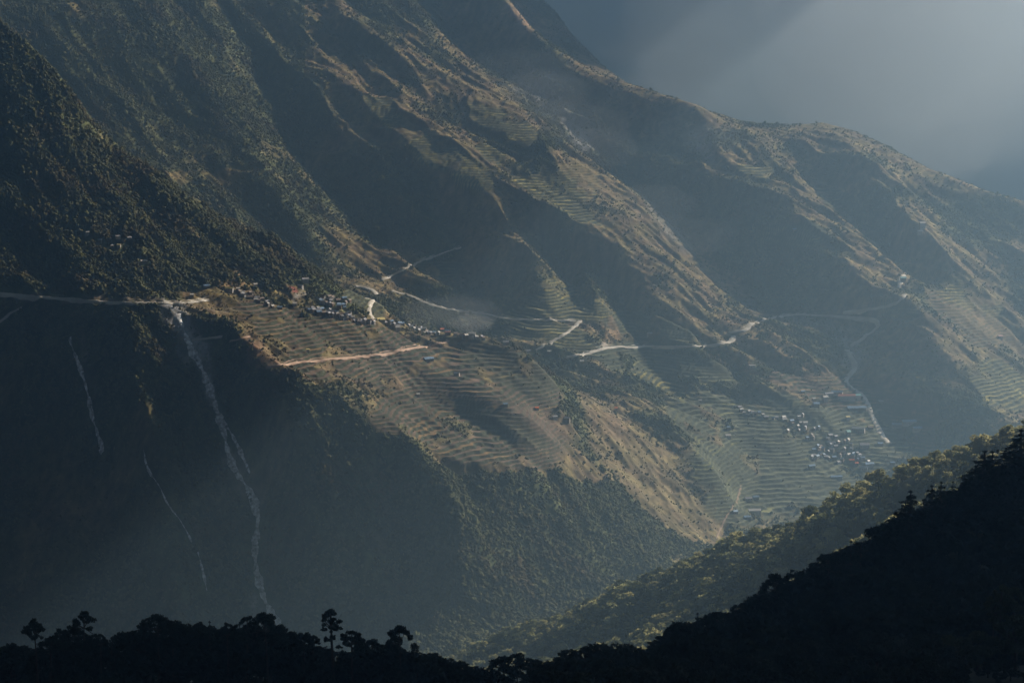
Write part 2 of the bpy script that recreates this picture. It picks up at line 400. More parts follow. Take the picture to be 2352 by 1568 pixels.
# gentler relief where it is farmed
z = z - 0.55 * T0 * (z - zb)
z, tf, tk = terrace(z, XX, YY, T)
gr = fbm(XX / 35, YY / 35, 4, 80)
dry = np.array((0.215, 0.175, 0.082)); gre = np.array((0.09, 0.10, 0.045)); brn = np.array((0.18, 0.13, 0.08))
g1 = smooth01(-0.35, 0.35, gr)[..., None]
colr = dry * (1 - g1) + brn * g1
Fs = smooth01(0.15, 0.55, F)[..., None]; colr = colr * (1 - Fs) + gre * Fs
mott = np.clip(0.76 + 1.0 * fbm(XX / 12, YY / 12, 3, 85) + 0.35 * fbm(XX / 60, YY / 60, 3, 86), 0.3, 1.5)[..., None]
colr = colr * mott
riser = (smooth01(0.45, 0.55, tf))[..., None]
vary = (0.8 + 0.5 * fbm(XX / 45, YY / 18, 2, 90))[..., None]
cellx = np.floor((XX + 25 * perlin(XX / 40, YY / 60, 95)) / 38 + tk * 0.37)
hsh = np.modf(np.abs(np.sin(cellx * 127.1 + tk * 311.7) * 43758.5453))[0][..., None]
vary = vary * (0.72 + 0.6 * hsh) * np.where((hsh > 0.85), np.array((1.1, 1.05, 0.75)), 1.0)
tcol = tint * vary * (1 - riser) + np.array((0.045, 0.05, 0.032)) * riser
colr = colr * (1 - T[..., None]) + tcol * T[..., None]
Bm = (B * np.clip(0.9 + 0.9 * fbm(XX / 12, YY / 12, 3, 87), 0.2, 1.2))[..., None].clip(0, 1)
colr = colr * (1 - Bm) + bc * (0.75 + 0.25 * mott) * Bm
colr = np.clip(colr, 0.01, 0.8)
V = np.stack([XX, YY, z], -1).reshape(-1, 3)
idx = np.arange(ns * ny).reshape(ny, ns)
Q = np.stack([idx[:-1, :-1], idx[:-1, 1:], idx[1:, 1:], idx[1:, :-1]], -1).reshape(-1, 4)
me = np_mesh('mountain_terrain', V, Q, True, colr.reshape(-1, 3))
land = link('mountain_terrain', me, M_land); tag(land, 'steep terraced valley side with forested spurs and gullies', kind='structure')
GZ = z
def ground_z(x, y):
    x = np.asarray(x, float); y = np.asarray(y, float)
    i = (x / y - S0) / (S1 - S0) * (ns - 1)
    j = np.interp(y, yg, np.arange(ny))
    return bil(GZ, j, i)

def hit(pxv, pyv, y_from=3000.0, y_to=7000.0):
    """where the sight line through a picture point meets the valley side"""
    u = (pxv - 1176.0) / FPX; v = (784.0 - pyv) / FPX
    ly = cp + v * sp; lz = -sp + v * cp
    D = np.arange(y_from, y_to, 2.0)
    zz = ZC + D * lz / ly; g = ground_z(D * u / ly, D)
    k = np.nonzero(zz < g)[0]
    if len(k) == 0: return None
    d = D[k[0]]
    if k[0] > 0:
        a0 = zz[k[0] - 1] - g[k[0] - 1]; a1 = zz[k[0]] - g[k[0]]; d = D[k[0] - 1] + 2 * a0 / (a0 - a1 + 1e-9)
    return np.array((d * u / ly, d, float(ground_z(d * u / ly, d))))

# ------------------------------------------------------------------ tracks, streams
def densify(pts, step=5.0):
    out = []
    for (a, b), (c, d) in zip(pts[:-1], pts[1:]):
        n = max(1, int(math.hypot(c - a, d - b) / step))
        out += [(a + (c - a) * k / n, b + (d - b) * k / n) for k in range(n)]
    return out + [pts[-1]]

def smooth_line(P, n=2):
    P = np.array(P)
    for _ in range(n):
        Q = P.copy(); Q[1:-1] = (P[:-2] + 2 * P[1:-1] + P[2:]) / 4; P = Q
    return P

def draped(pts, y_from=3000, jump=60):
    segs, cur = [], []
    for (a, b) in densify(smooth_line(densify(pts, 12), 3).tolist(), 4):
        h = hit(a, b, y_from)
        if h is None: continue
        if cur and np.linalg.norm(h - cur[-1]) > jump: segs.append(cur); cur = []
        cur.append(h)
    segs.append(cur)
    return [smooth_line(c, 3) for c in segs if len(c) > 3]

CLEAR = []
def ribbon(name, segs, width, mat, label, bank=True, seed=0, kind='structure', lift=0.9, vary=0.15):
    V, F = [], []
    q = random.Random(seed)
    for P in segs:
        b = len(V); w_ = width; CLEAR.append((np.array(P)[:, :2], width * .5 + 3))
        for i, p in enumerate(P):
            d = P[min(i + 1, len(P) - 1)] - P[max(i - 1, 0)]; d[2] = 0; d /= np.linalg.norm(d) + 1e-9
            nrm = np.array((-d[1], d[0], 0))
            w_ = width * (1 + vary * math.sin(i * .31 + seed) + .6 * vary * math.sin(i * .83 + 2 * seed) + (.15 if bank else .3) * vary * q.uniform(-1, 1))
            if kind == 'structure' and bank: w_ *= 1.2
            offs = np.array([-.5, 0, .5]) * w_
            zs = [float(ground_z(p[0] + nrm[0] * o, p[1] + nrm[1] * o)) for o in offs]
            if bank:
                zt = sum(zs) / 3 + lift
                rowp = [(-.5 * w_ - 1.6, min(zs[0], zt - 1.5) + .2), (-.5 * w_, zt), (.5 * w_, zt), (.5 * w_ + 1.6, min(zs[2], zt) + .2 if zs[2] < zt else zs[2] + 1.0)]
            else:
                rowp = [(-.55 * w_, zs[0] - .6), (-.3 * w_, zs[0] * .6 + zs[1] * .4 + lift), (0, zs[1] + lift + .3), (.3 * w_, zs[2] * .6 + zs[1] * .4 + lift), (.55 * w_, zs[2] - .6)]
            for o, z_ in rowp: V.append((p[0] + nrm[0] * o, p[1] + nrm[1] * o, z_))
        k = len(rowp)
        for i in range(len(P) - 1):
            for j in range(k - 1):
                F.append((b + i * k + j, b + i * k + j + 1, b + (i + 1) * k + j + 1, b + (i + 1) * k + j))
    o = link(name, pymesh(name, V, F, True), mat); tag(o, label, kind=kind); return o

RC = lambda L: [(1548 + .3418 * a, 517 + .3418 * b) for a, b in L]
MC = lambda L: [(775 + .3418 * a, 517 + .3418 * b) for a, b in L]
LC = lambda L: [(.3418 * a, 517 + .3418 * b) for a, b in L]
ribbon('road', draped([(-20,670),(0,672),(100,681),(240,692),(330,696),(430,695),(478,687)]), 7.5, M_road, 'pale dirt road crossing the dark cliff at the left edge', seed=1)
ribbon('road', draped([(612,842),(640,838),(680,833),(760,823),(860,816),(930,802),(1000,792),(1030,782)]), 5.5, M_roadp, 'reddish dirt road running across the brown terraces below the ridge village', seed=2)
ribbon('road', draped(RC([(-720,880),(-600,870),(-500,835),(-430,815),(-350,818),(-150,812),(0,812),(150,817),(280,797),(380,790),(415,778),(428,765),(400,745)])), 6, M_road, 'pale road running level along the middle slope to the hairpin', seed=3)
ribbon('road', draped(RC([(370,716),(430,712),(500,706),(512,695),(495,678),(482,660),(520,655),(580,652),(635,630),(680,612),(740,600),(900,600),(1140,612),(1300,622),(1420,626),(1390,680),(1350,710),(1250,768),(1180,812)])), 6, M_road, 'pale road zigzagging across the right hand slope', seed=4)
ribbon('road', draped(RC([(1160,840),(1180,870),(1225,910),(1245,945),(1180,1000),(1115,1040),(1150,1075),(1240,1112),(1295,1150),(1308,1190),(1300,1240),(1340,1300),(1380,1370),(1392,1440),(1445,1465)])), 6, M_road, 'pale road winding down past the grey slip into the valley village', seed=5)
ribbon('road', draped(RC([(1140,580),(1200,575),(1320,560),(1400,550),(1470,528),(1540,505),(1572,485),(1552,465)])), 5.5, M_road, 'pale road climbing to the bend on the right hand spur', seed=6)
ribbon('road', draped(RC([(1515,425),(1540,385),(1530,350),(1505,338),(1560,322)])), 4.5, M_road, 'short pale track above the bend on the right hand spur', seed=7)
ribbon('road', draped(MC([(370,440),(400,462),(500,462),(520,495),(600,530),(760,570),(900,582),(1040,600),(1085,628),(1250,634),(1450,637),(1600,640)])), 5, M_road, 'dusty track contouring the slope behind the ridge village', seed=8)
ribbon('road', draped(MC([(1630,642),(1590,690),(1545,728),(1470,762),(1400,797),(1330,840)])), 5, M_road, 'dusty track slanting down to the saddle beyond the village', seed=9)
ribbon('road', draped(MC([(262,470),(240,505),(185,548),(180,565),(220,585),(235,632)]), 3800), 5.5, M_road, 'pale track looping from the quarry bend to the ridge village', seed=10)
ribbon('road', draped(MC([(120,405),(190,412),(250,435),(290,462),(262,470)]), 3800), 5.5, M_road, 'pale hairpin of the track at the small quarry', seed=11)
ribbon('road', draped(MC([(300,372),(350,340),(420,310),(560,240),(640,210),(740,175),(830,150)]), 4600), 4, M_road, 'faint track rising across the shaded slope', seed=12, vary=.3)
ribbon('road', draped(LC([(-40,680),(0,640),(60,590),(110,560),(150,548)])), 4, M_road, 'faint track at the left edge below the cliff road', seed=13)
ribbon('footpath', draped([(1702,1114),(1695,1135),(1693,1160),(1672,1174),(1660,1200),(1645,1236)]), 3.0, M_path, 'reddish footpath winding down to the hamlet by the stream', seed=14, bank=False, lift=.3)
ribbon('footpath', draped(LC([(1290,770),(1340,768),(1420,752),(1500,742)])), 2.5, M_road, 'thin path across the head of the scree gully', seed=15)
ribbon('footpath', draped(LC([(1548,775),(1600,772),(1660,768),(1672,745)])), 2.5, M_roadp, 'short reddish path on the bare shoulder below the village', seed=16)
DC = lambda L: [(.3418 * a, 1032 + .3418 * b) for a, b in L]
big = LC([(1190,600),(1225,700),(1275,800),(1330,900),(1375,1010),(1400,1070),(1425,1120),(1440,1180),(1452,1240),(1475,1300),(1500,1380),(1518,1460),(1535,1540)]) + DC([(1560,110),(1640,220),(1690,300),(1735,385),(1742,470),(1722,560),(1712,640),(1714,720),(1722,840),(1755,930),(1780,1030),(1850,1140),(1905,1250)])
ribbon('stream', draped(big), 8.0, M_stream, 'white boulder-strewn stream falling down the dark slope', bank=False, seed=20, vary=.38)
ribbon('stream', draped(LC([(1478,1290),(1530,1350),(1570,1430),(1610,1500),(1630,1567)]) + DC([(1640,60),(1680,160)])), 3.5, M_stream, 'thin side channel right of the main stream', bank=False, seed=21, vary=.5)
ribbon('stream', draped(LC([(470,760),(480,830),(510,880),(545,970),(570,1050),(590,1130),(605,1210),(620,1290),(645,1370),(670,1440),(690,1530)])), 4.0, M_stream, 'thin broken stream at the far left of the dark slope', bank=False, seed=22, vary=.55)
ribbon('stream', draped(DC([(1330,690),(1350,760),(1365,830),(1385,900),(1390,950)])), 3.0, M_stream, 'short pale rill low on the dark slope', bank=False, seed=23, vary=.6)
ribbon('stream', draped(DC([(965,0),(975,100),(1010,170),(1090,260),(1100,340),(1160,410),(1230,500),(1290,620)])), 1.5, M_stream, 'faint dry rill between the two streams', bank=False, seed=24, vary=.7)

# ------------------------------------------------------------------ houses
M_wall = {'stone': mat_simple('stone_wall', (0.24, 0.22, 0.20), scale=1.5), 'white': mat_simple('whitewashed_wall', (0.40, 0.38, 0.36), scale=.8, var=.12),
          'wood': mat_simple('timber_wall', (0.17, 0.12, 0.08), scale=1.5)}
ROOF = {'blue': (0.17, 0.27, 0.41), 'grey': (0.27, 0.27, 0.30), 'white': (0.50, 0.49, 0.48), 'rust': (0.34, 0.13, 0.09), 'brown': (0.20, 0.15, 0.12),
        'teal': (0.25, 0.50, 0.52), 'orange': (0.75, 0.20, 0.07), 'yellow': (0.80, 0.68, 0.30), 'pink': (0.6, 0.35, 0.3)}
M_roof = {k: mat_simple('roof_' + k, v, rough=.5, scale=.6, var=.12, spec=.4) for k, v in ROOF.items()}
M_dark = mat_simple('dark_opening', (0.02, 0.02, 0.025), scale=1)

def add_box(V, F, x0, x1, y0, y1, z0, z1):
    b = len(V); V += [(x0,y0,z0),(x1,y0,z0),(x1,y1,z0),(x0,y1,z0),(x0,y0,z1),(x1,y0,z1),(x1,y1,z1),(x0,y1,z1)]
    F += [tuple(b + i for i in f) for f in [(0,3,2,1),(4,5,6,7),(0,1,5,4),(1,2,6,5),(2,3,7,6),(3,0,4,7)]]

HP = {}
def house_parts(L, W, H, roof):
    key = (L, W, H, roof)
    if key in HP: return HP[key]
    l, w_, g = L / 2, W / 2, H + W * .32
    V = [(-l,-w_,-4),(l,-w_,-4),(l,w_,-4),(-l,w_,-4),(-l,-w_,H),(l,-w_,H),(l,w_,H),(-l,w_,H),(-l,0,g),(l,0,g)]
    F = [(0,1,5,4),(2,3,7,6),(1,2,6,9,5),(3,0,4,8,7)]
    wall = pymesh('wall', V, F)
    V, F = [], []
    e, o = .55, .5; t = .18; sl = (g - H) / w_
    for sgn in (-1, 1):
        b = len(V); ye = sgn * (w_ + e); ze = H - e * sl
        for dz in (.06, .06 + t):
            V += [(-l - o, ye, ze + dz), (l + o, ye, ze + dz), (l + o, 0, g + dz), (-l - o, 0, g + dz)]
        F += [tuple(b + i for i in f) for f in [(0,1,2,3),(4,7,6,5),(0,4,5,1),(1,5,6,2),(2,6,7,3),(3,7,4,0)]]
    rf = pymesh('roof', V, F); rf.materials.append(M_roof[roof])
    ops = []
    nw = max(1, int(L / 3.2)); 
    for k in range(nw + 1):
        x = -l + L * (k + .5) / (nw + 1); V, F = [], []
        if k == nw // 2: add_box(V, F, x - .5, x + .5, -w_ - .06, -w_ + .1, 0, 2.0); ops.append(('door', pymesh('door', V, F)))
        else: add_box(V, F, x - .5, x + .5, -w_ - .05, -w_ + .1, 1.0, 2.1); ops.append(('window', pymesh('window', V, F)))
    for _, m_ in ops: m_.materials.append(M_dark)
    HP[key] = (wall, rf, ops); return HP[key]

def house(px, py, L, W, H, roof, wall, rot, label, group=None, detail=False, y_from=3000, name='house', cat='house', sink=0.0):
    p = hit(px, py, y_from)
    if p is None: print('miss', px, py, label); return None
    wm, rf, ops = house_parts(L, W, H, roof)
    root = bpy.data.objects.new(name, None); SC.collection.objects.link(root)
    CLEAR.append((np.array([[p[0], p[1]]]), max(L * .6, 5) + 2)); CLEAR.append((np.array([[p[0], p[1] - 7]]), 6))
    root.location = (p[0], p[1], p[2] + .6 - sink); root.rotation_euler = (0, 0, rot); tag(root, label, cat, group)
    root.empty_display_size = 2
    me_ = wm if not wm.materials or wm.materials[0] == M_wall[wall] else None
    if me_ is None:
        k2 = ('w', L, W, H, wall)
        if k2 not in HP: HP[k2] = wm.copy(); HP[k2].materials[0] = M_wall[wall]
        me_ = HP[k2]
    link('wall', me_, M_wall[wall], root); link('roof', rf, None, root)
    if detail:
        for nm_, m_ in ops: link(nm_, m_, None, root)
    return root

# single houses told apart by look and place: picture x, y, length, width, height, roof, wall, turn
L_ = lambda a, b: (.3418 * a, 517 + .3418 * b)
M_ = lambda a, b: (775 + .3418 * a, 517 + .3418 * b)
R_ = lambda a, b: (1548 + .3418 * a, 517 + .3418 * b)
B_ = lambda a, b: (1548 + .3418 * a, 1032 + .3418 * b)
ONE = [
 (L_(587,62),5,4,3,'white','white',.2,'small white house highest of the scattered farms on the left slope'),
 (L_(672,115),6,4,3,'blue','stone',-.3,'pale blue-roofed farmhouse below the highest white house on the left slope'),
 (L_(793,90),7,4,3,'grey','white',.3,'grey-roofed farmhouse at the top right of the left slope farms'),
 (L_(868,97),6,4,2.6,'grey','wood',.5,'dim grey-roofed shed right of the top farmhouse on the left slope'),
 (L_(800,148),5,4,3,'yellow','white',-.2,'cream-roofed farmhouse in the middle of the left slope farms'),
 (L_(755,151),4,3,2.5,'white','stone',.1,'tiny white-roofed hut left of the cream-roofed farmhouse'),
 (L_(966,256),9,4.5,3,'white','white',.35,'lone long white house just above the cliff road forest'),
 (L_(1540,442),13,6,3.5,'yellow','white',-.35,'cream-roofed hall near the left end of the ridge village'),
 (L_(1288,482),5,4,3,'white','stone',.3,'white-roofed hut beside the end of the cliff road'),
 (L_(1388,422),8,5,3,'blue','stone',.2,'pale blue-roofed house at the left end of the ridge village'),
 (L_(1715,412),5,4,3,'white','white',.4,'white house in the trees just above the ridge village'),
 (L_(1980,541),6,5,3,'white','white',.2,'bright white house on the lower edge of the ridge village'),
 (L_(2050,386),10,5,5,'grey','white',.5,'tall pale building on the knoll above the ridge village'),
 (L_(2020,424),8,5,3.5,'white','white',-.5,'white house on the pale yard below the knoll'),
 (L_(1880,566),7,4,3,'blue','stone',.1,'blue-roofed house at the lower front of the ridge village'),
 (L_(2278,358),6,4,3,'brown','stone',.2,'brown-roofed house at the wood edge above the quarry bend'),
 (L_(2068,851),4,3,3,'yellow','white',.2,'tiny cream hut among the brown terraces above the reddish road'),
 (M_(405,706),7,5,4,'white','white',.2,'bright white house standing forward of the crest in the village middle'),
 (M_(290,652),11,8,4,'yellow','stone',.4,'large pale tarpaulin-roofed building where the looping track meets the village'),
 (M_(742,738),8,4,4,'rust','wood',.1,'red-walled house near the right end of the ridge village'),
 (M_(703,712),6,4,3,'orange','stone',.3,'orange-roofed house just above the red-walled house'),
 (M_(738,722),6,4,3,'blue','stone',-.3,'small blue roof beside the orange-roofed house'),
 (M_(905,747),10,6,4,'white','white',-.1,'white building at the smoky right end of the ridge village'),
 (M_(1132,800),8,5,3,'grey','white',.1,'last pale house on the ridge crest before the saddle'),
 (M_(612,916),14,7,4,'blue','stone',.5,'large blue-roofed shed alone on the terraces below the village'),
 (M_(802,1012),8,5,3.5,'grey','white',-.3,'pale house alone in the middle of the brown terraces'),
 (M_(540,1150),4,3.5,3,'white','white',.3,'tiny white hut low on the left terraces'),
 (M_(1128,1215),6,4,3,'blue','stone',.2,'small blue-roofed hut low on the right terraces'),
 (M_(1340,1241),5,4,3,'orange','stone',.2,'small orange hut near the lower rim of the terraces'),
 (M_(1460,1300),7,4,3,'grey','white',.4,'grey-roofed house at the lower rim of the terraces'),
 (M_(1543,1311),8,5,3,'grey','stone',-.3,'dark-walled house right of the grey one at the lower terrace rim'),
 (M_(1282,857),6,4,3,'grey','white',.1,'pale hut at the foot of the slanting track'),
 (M_(1424,860),6,4,3,'white','stone',.1,'pale hut right of the foot of the slanting track'),
 (M_(1642,926),6,4,3,'white','white',.1,'whitish house just below the level road on the saddle'),
 (M_(1872,1242),4,3,3,'orange','white',.1,'tiny lone hut on the brown spur below the saddle'),
 (M_(2098,740),8,4,3,'grey','white',.4,'lone pale house on dim terraces above the level road'),
 (M_(870,613),5,4,3,'grey','white',0,'tiny pale hut under the contouring track behind the village'),
 (R_(810,40),6,4,3,'blue','stone',.1,'tiny blue roof in the big shaded bowl'),
 (R_(1668,22),10,6,9,'white','white',.2,'tall white building high on the right slope'),
 (R_(1655,58),9,5,4,'grey','white',-.2,'lower pale building beneath the tall white one on the right slope'),
 (R_(1540,376),9,6,5,'teal','stone',.1,'teal-roofed house beside the bend of the right hand spur'),
 (R_(2192,762),7,5,4,'pink','white',.3,'pinkish house on the grassy slope near the right edge'),
 (R_(525,956),10,4,3,'white','white',.1,'lone pale house on the slope below the hairpin'),
 (R_(175,1191),4,3.5,3,'white','white',0,'lone white hut at the left of the valley terraces'),
 (R_(865,1129),6,4,3,'blue','stone',.3,'blue hut uphill of the school buildings'),
 (R_(940,1179),5,4,3,'white','white',.3,'small white hut left of the school yard'),
 (R_(955,1217),9,7,4,'blue','stone',.2,'square blue-roofed house below the school yard'),
 (R_(1095,1138),18,7,4,'blue','white',-.25,'long blue-roofed school building behind the pale yard'),
 (R_(1040,1148),14,5,4,'grey','white',.35,'long grey-roofed school building at the left of the yard'),
 (R_(1015,1180),8,7,6,'white','white',.4,'tall white block at the left end of the school yard'),
 (R_(1160,1172),28,7,6,'rust','white',.12,'long red-roofed building with a row of openings beside the school yard'),
 (R_(1237,1164),8,6,5,'teal','white',.1,'teal-roofed house at the right end of the red-roofed building'),
 (R_(1225,1243),30,8,4,'blue','stone',.15,'longest blue-roofed shed, below the red-roofed building'),
 (R_(1500,1356),16,7,4,'blue','stone',.05,'long blue roof right of the winding road'),
 (R_(1580,1336),22,8,4,'blue','white',.1,'larger blue roof uphill of the others right of the road'),
 (R_(1636,1380),14,7,4,'blue','white',.2,'rightmost blue roof beyond the winding road'),
 (R_(1390,1195),7,5,3,'grey','stone',.1,'small grey roof on the striped fields right of the road'),
 (R_(1240,1383),20,7,4,'white','white',-.3,'long white roof left of the winding road'),
 (R_(1320,1370),8,6,3,'brown','wood',.2,'brown-roofed house between the long white roof and the road'),
 (R_(1168,1306),6,5,4,'yellow','white',.2,'cream house uphill of the long white roof'),
 (R_(880,1352),7,6,6,'white','white',.2,'brightest white house in the middle of the valley village'),
 (R_(362,1426),8,6,3,'white','white',.2,'white house alone among the lower valley terraces'),
 (R_(365,1370),5,4,3,'blue','stone',.2,'tiny blue roof just above the lone white house in the terraces'),
 (R_(1170,1405),6,7,4,'teal','stone',.4,'teal roof below the long white roof'),
 (R_(1280,1492),14,8,4,'grey','white',.1,'broad pale grey roof below the end of the winding road'),
 (R_(1385,1480),8,5,3,'blue','stone',.2,'small blue roof at the very end of the winding road'),
 (B_(1195,84),8,4,3,'orange','wood',-.1,'orange-roofed house in the lower valley village'),
 (B_(1228,105),5,4,3,'orange','wood',.1,'smaller orange roof just below the orange-roofed house'),
 (B_(925,123),10,5,3,'blue','stone',.4,'blue roof at the lower left of the valley village'),
 (B_(1312,114),14,7,4,'blue','white',.3,'large blue roof lowest at the right of the valley village'),
 (B_(1275,138),12,6,4,'grey','white',-.3,'pale roof against the woods at the bottom of the valley village'),
 (B_(1090,196),18,5,3,'blue','stone',.2,'long dim blue roof lowest above the dark wood'),
 (B_(500,342),10,5,3,'grey','white',.2,'grey-roofed house of the lower hamlet'),
 (B_(550,332),9,5,3,'blue','stone',.1,'blue-roofed house at the right of the lower hamlet'),
 (B_(540,432),18,7,5,'white','white',.15,'big white house of the lower hamlet beside the dark wood'),
 (B_(492,466),10,5,3,'blue','stone',.2,'blue roof in front of the big white house'),
 (B_(410,430),7,5,3,'blue','stone',.6,'small blue-grey roof by the footpath'),
 (B_(1468,101),7,4,3,'blue','stone',.1,'lonely dim blue roof at the right foot of the valley village'),
]
taken = []
for (p_, l, w_, h_, rf_, wl_, rt_, lb) in ONE:
    yf = 4500 if ('high on the right' in lb or 'bowl' in lb) else 3000
    if 'behind the village' in lb: yf = 4500
    house(p_[0], p_[1], l, w_, h_, rf_, wl_, rt_, lb, detail=(l >= 10), y_from=yf); taken.append(p_)

def cluster(poly, n, label_fmt, group, roofs, seed, mind=5.5, jit=4.0, rot=0.2):
    """houses strung along a line in the picture"""
    q = random.Random(seed); L = densify(poly, 3); out = 0; tries = 0
    while out < n and tries < n * 40:
        tries += 1; a, b = q.choice(L); a += q.uniform(-jit * 1.6, jit * 1.6); b += q.uniform(-jit, jit)
        if any(math.hypot(a - c, (b - d) * 1.5) < mind for c, d in taken): continue
        rf_ = q.choice(roofs); l = q.choice([4, 5, 6, 7]); w_ = 4.5 if l < 7 else 5
        wl_ = q.choice(['stone', 'stone', 'white', 'wood'])
        if house(a, b, l, w_, q.choice([2.4, 3.0]), rf_, wl_, rot + q.uniform(-1.1, 1.1), label_fmt % rf_, group % rf_): out += 1; taken.append((a, b))
RG = ['grey', 'grey', 'grey', 'blue', 'brown', 'white']
cluster([L_(1590,455), L_(1720,490), L_(1830,540)], 17, 'small %s-roofed house in the left part of the ridge village', 'small %s-roofed houses, left part of ridge village', ['grey', 'white', 'brown'], 1, 4.2, 6)
cluster([L_(2080,575), L_(2200,590), L_(2340,620)], 28, 'small %s-roofed house at the front of the dense middle of the ridge village', 'small %s-roofed houses, front of village middle', ['grey', 'grey', 'blue', 'brown'], 2, 3.6, 6)
cluster([L_(2160,500), L_(2240,520), L_(2330,540)], 20, 'small %s-roofed house on the green terraces at the back of the ridge village', 'small %s-roofed houses, back of village middle', ['grey', 'blue', 'brown'], 3, 4, 10)
cluster([M_(0,600), M_(120,640), M_(230,660)], 16, 'small %s-roofed house strung along the crest beside the looping track', 'small %s-roofed houses beside the looping track', ['grey', 'grey', 'white', 'brown'], 4, 3.8)
cluster([M_(320,660), M_(450,680), M_(560,705), M_(680,745)], 24, 'small %s-roofed house along the narrow crest right of the looping track', 'small %s-roofed houses on the narrow crest', RG, 5, 3.6, 4.5)
cluster([M_(760,735), M_(860,755), M_(980,765)], 9, 'small %s-roofed house by the smoke at the right end of the ridge village', 'small %s-roofed houses by the smoke', ['grey', 'white', 'brown'], 6, 4.5, 2.5)
VG = ['white', 'grey', 'grey', 'blue', 'brown']
cluster([R_(420,1225), R_(500,1270), R_(590,1280)], 11, 'small %s-roofed house in the hamlet left of the valley village', 'small %s-roofed houses, left hamlet', ['grey', 'white', 'blue'], 7, 5.5, 6)
cluster([R_(610,1305), R_(700,1310), R_(790,1315), R_(865,1285)], 8, 'small %s-roofed house on the upper left edge of the valley village', 'small %s-roofed houses, upper left of valley village', ['blue', 'white', 'grey'], 8, 7, 4)
cluster([R_(760,1370), R_(840,1345), R_(900,1420), R_(980,1390)], 12, 'small %s-roofed house left of centre in the valley village', 'small %s-roofed houses, left of centre valley village', VG, 9, 7, 10)
cluster([R_(1050,1410), R_(1100,1460), R_(1160,1490)], 12, 'small %s-roofed house in the crowded centre of the valley village', 'small %s-roofed houses, centre of valley village', VG, 10, 6.5, 11)
cluster([R_(940,1540), R_(1040,1500), R_(1100,1545), R_(1200,1510)], 16, 'small %s-roofed house in the lower part of the valley village', 'small %s-roofed houses, lower valley village', VG, 11, 6.5, 11)
cluster([B_(910,65), B_(1040,60), B_(1120,90)], 9, 'small %s-roofed house at the lower left edge of the valley village', 'small %s-roofed houses, lower left of valley village', VG, 12, 6, 6)
cluster([B_(1180,40), B_(1260,60), B_(1320,90)], 8, 'small %s-roofed house near the wood at the lower right of the valley village', 'small %s-roofed houses, lower right of valley village', ['blue', 'grey', 'white'], 13, 6, 6)

# ------------------------------------------------------------------ trees of the far slopes (a wood nobody could count)
def icos():
    t = (1 + 5 ** .5) / 2
    v = np.array([(-1,t,0),(1,t,0),(-1,-t,0),(1,-t,0),(0,-1,t),(0,1,t),(0,-1,-t),(0,1,-t),(t,0,-1),(t,0,1),(-t,0,-1),(-t,0,1)], float)
    v /= np.linalg.norm(v[0])
    f = np.array([(0,11,5),(0,5,1),(0,1,7),(0,7,10),(0,10,11),(1,5,9),(5,11,4),(11,10,2),(10,7,6),(7,1,8),(3,9,4),(3,4,2),(3,2,6),(3,6,8),(3,8,9),(4,9,5),(2,4,11),(6,2,10),(8,6,7),(9,8,1)])
    return v, f

def far_tree_variants(n=10):
    out = []
    iv, fi = icos()
    for k in range(n):
        r = np.random.default_rng(200 + k)
        Vs, Fs = [], []; off = 0
        if k % 3 == 2:      # narrow conifer of stacked skirts
            for q in range(3):
                m = 6; zt = 0.25 + q * 0.27; rr = 0.34 - q * 0.09
                a = np.arange(m) * 2 * np.pi / m + q
                ring = np.stack([rr * np.cos(a) * (1 + .3 * r.random(m)), rr * np.sin(a) * (1 + .3 * r.random(m)), np.full(m, zt) - .06 * r.random(m)], 1)
                Vs.append(np.vstack([ring, [[0, 0, zt + 0.38]]]))
                Fs.append(np.array([(i, (i + 1) % m, m) for i in range(m)]) + off); off += m + 1
        else:
            for q in range(3):
                s = 0.34 + 0.16 * r.random()
                v = iv * s * (0.7 + 0.6 * r.random((12, 1)))
                c = np.array([(r.random() - .5) * .55, (r.random() - .5) * .55, 0.38 + 0.13 * q + .1 * r.random()])
                Vs.append(v + c); Fs.append(fi + off); off += 12
        out.append((np.vstack(Vs), np.vstack(Fs)))
    return out

def scatter_mesh(name, variants, P, hgt, wid, colv, mat):
    Vall, Fall, Call = [], [], []; off = 0
    ids = rng.integers(0, len(variants), len(P)); ang = rng.random(len(P)) * 2 * np.pi
    for k, (v, f) in enumerate(variants):
        s = ids == k; n = s.sum()
        if n == 0: continue
        ca, sa = np.cos(ang[s]), np.sin(ang[s])
        vx = (v[:, 0][None] * ca[:, None] - v[:, 1][None] * sa[:, None]) * wid[s][:, None] + P[s, 0][:, None]
        vy = (v[:, 0][None] * sa[:, None] + v[:, 1][None] * ca[:, None]) * wid[s][:, None] + P[s, 1][:, None]
        vz = v[:, 2][None] * hgt[s][:, None] + P[s, 2][:, None]
        Vall.append(np.stack([vx, vy, vz], -1).reshape(-1, 3))
        Fall.append((f[None] + (np.arange(n) * len(v))[:, None, None] + off).reshape(-1, 3)); off += n * len(v)
        Call.append(np.repeat(colv[s], len(v), 0))
    me = np_mesh(name, np.vstack(Vall), np.vstack(Fall), False, np.vstack(Call))
    return link(name, me, mat)

NT = int(330000)
s_ = S0 + (S1 - S0) * rng.random(NT * 3); y_ = 3450 + (6400 - 3450) * rng.random(NT * 3)
# reduce where the sight line never goes
j_ = np.interp(y_, yg, np.arange(ny)); i_ = (s_ - S0) / (S1 - S0) * (ns - 1)
x_ = s_ * y_; zt = bil(GZ, j_, i_); pxx, pyy = project(x_, y_, zt)
inpic = (pxx > -150) & (pxx < 2500) & (pyy > -100) & (pyy < 1600)
Fd = bil(F, j_, i_); Td = bil(T0, j_, i_)
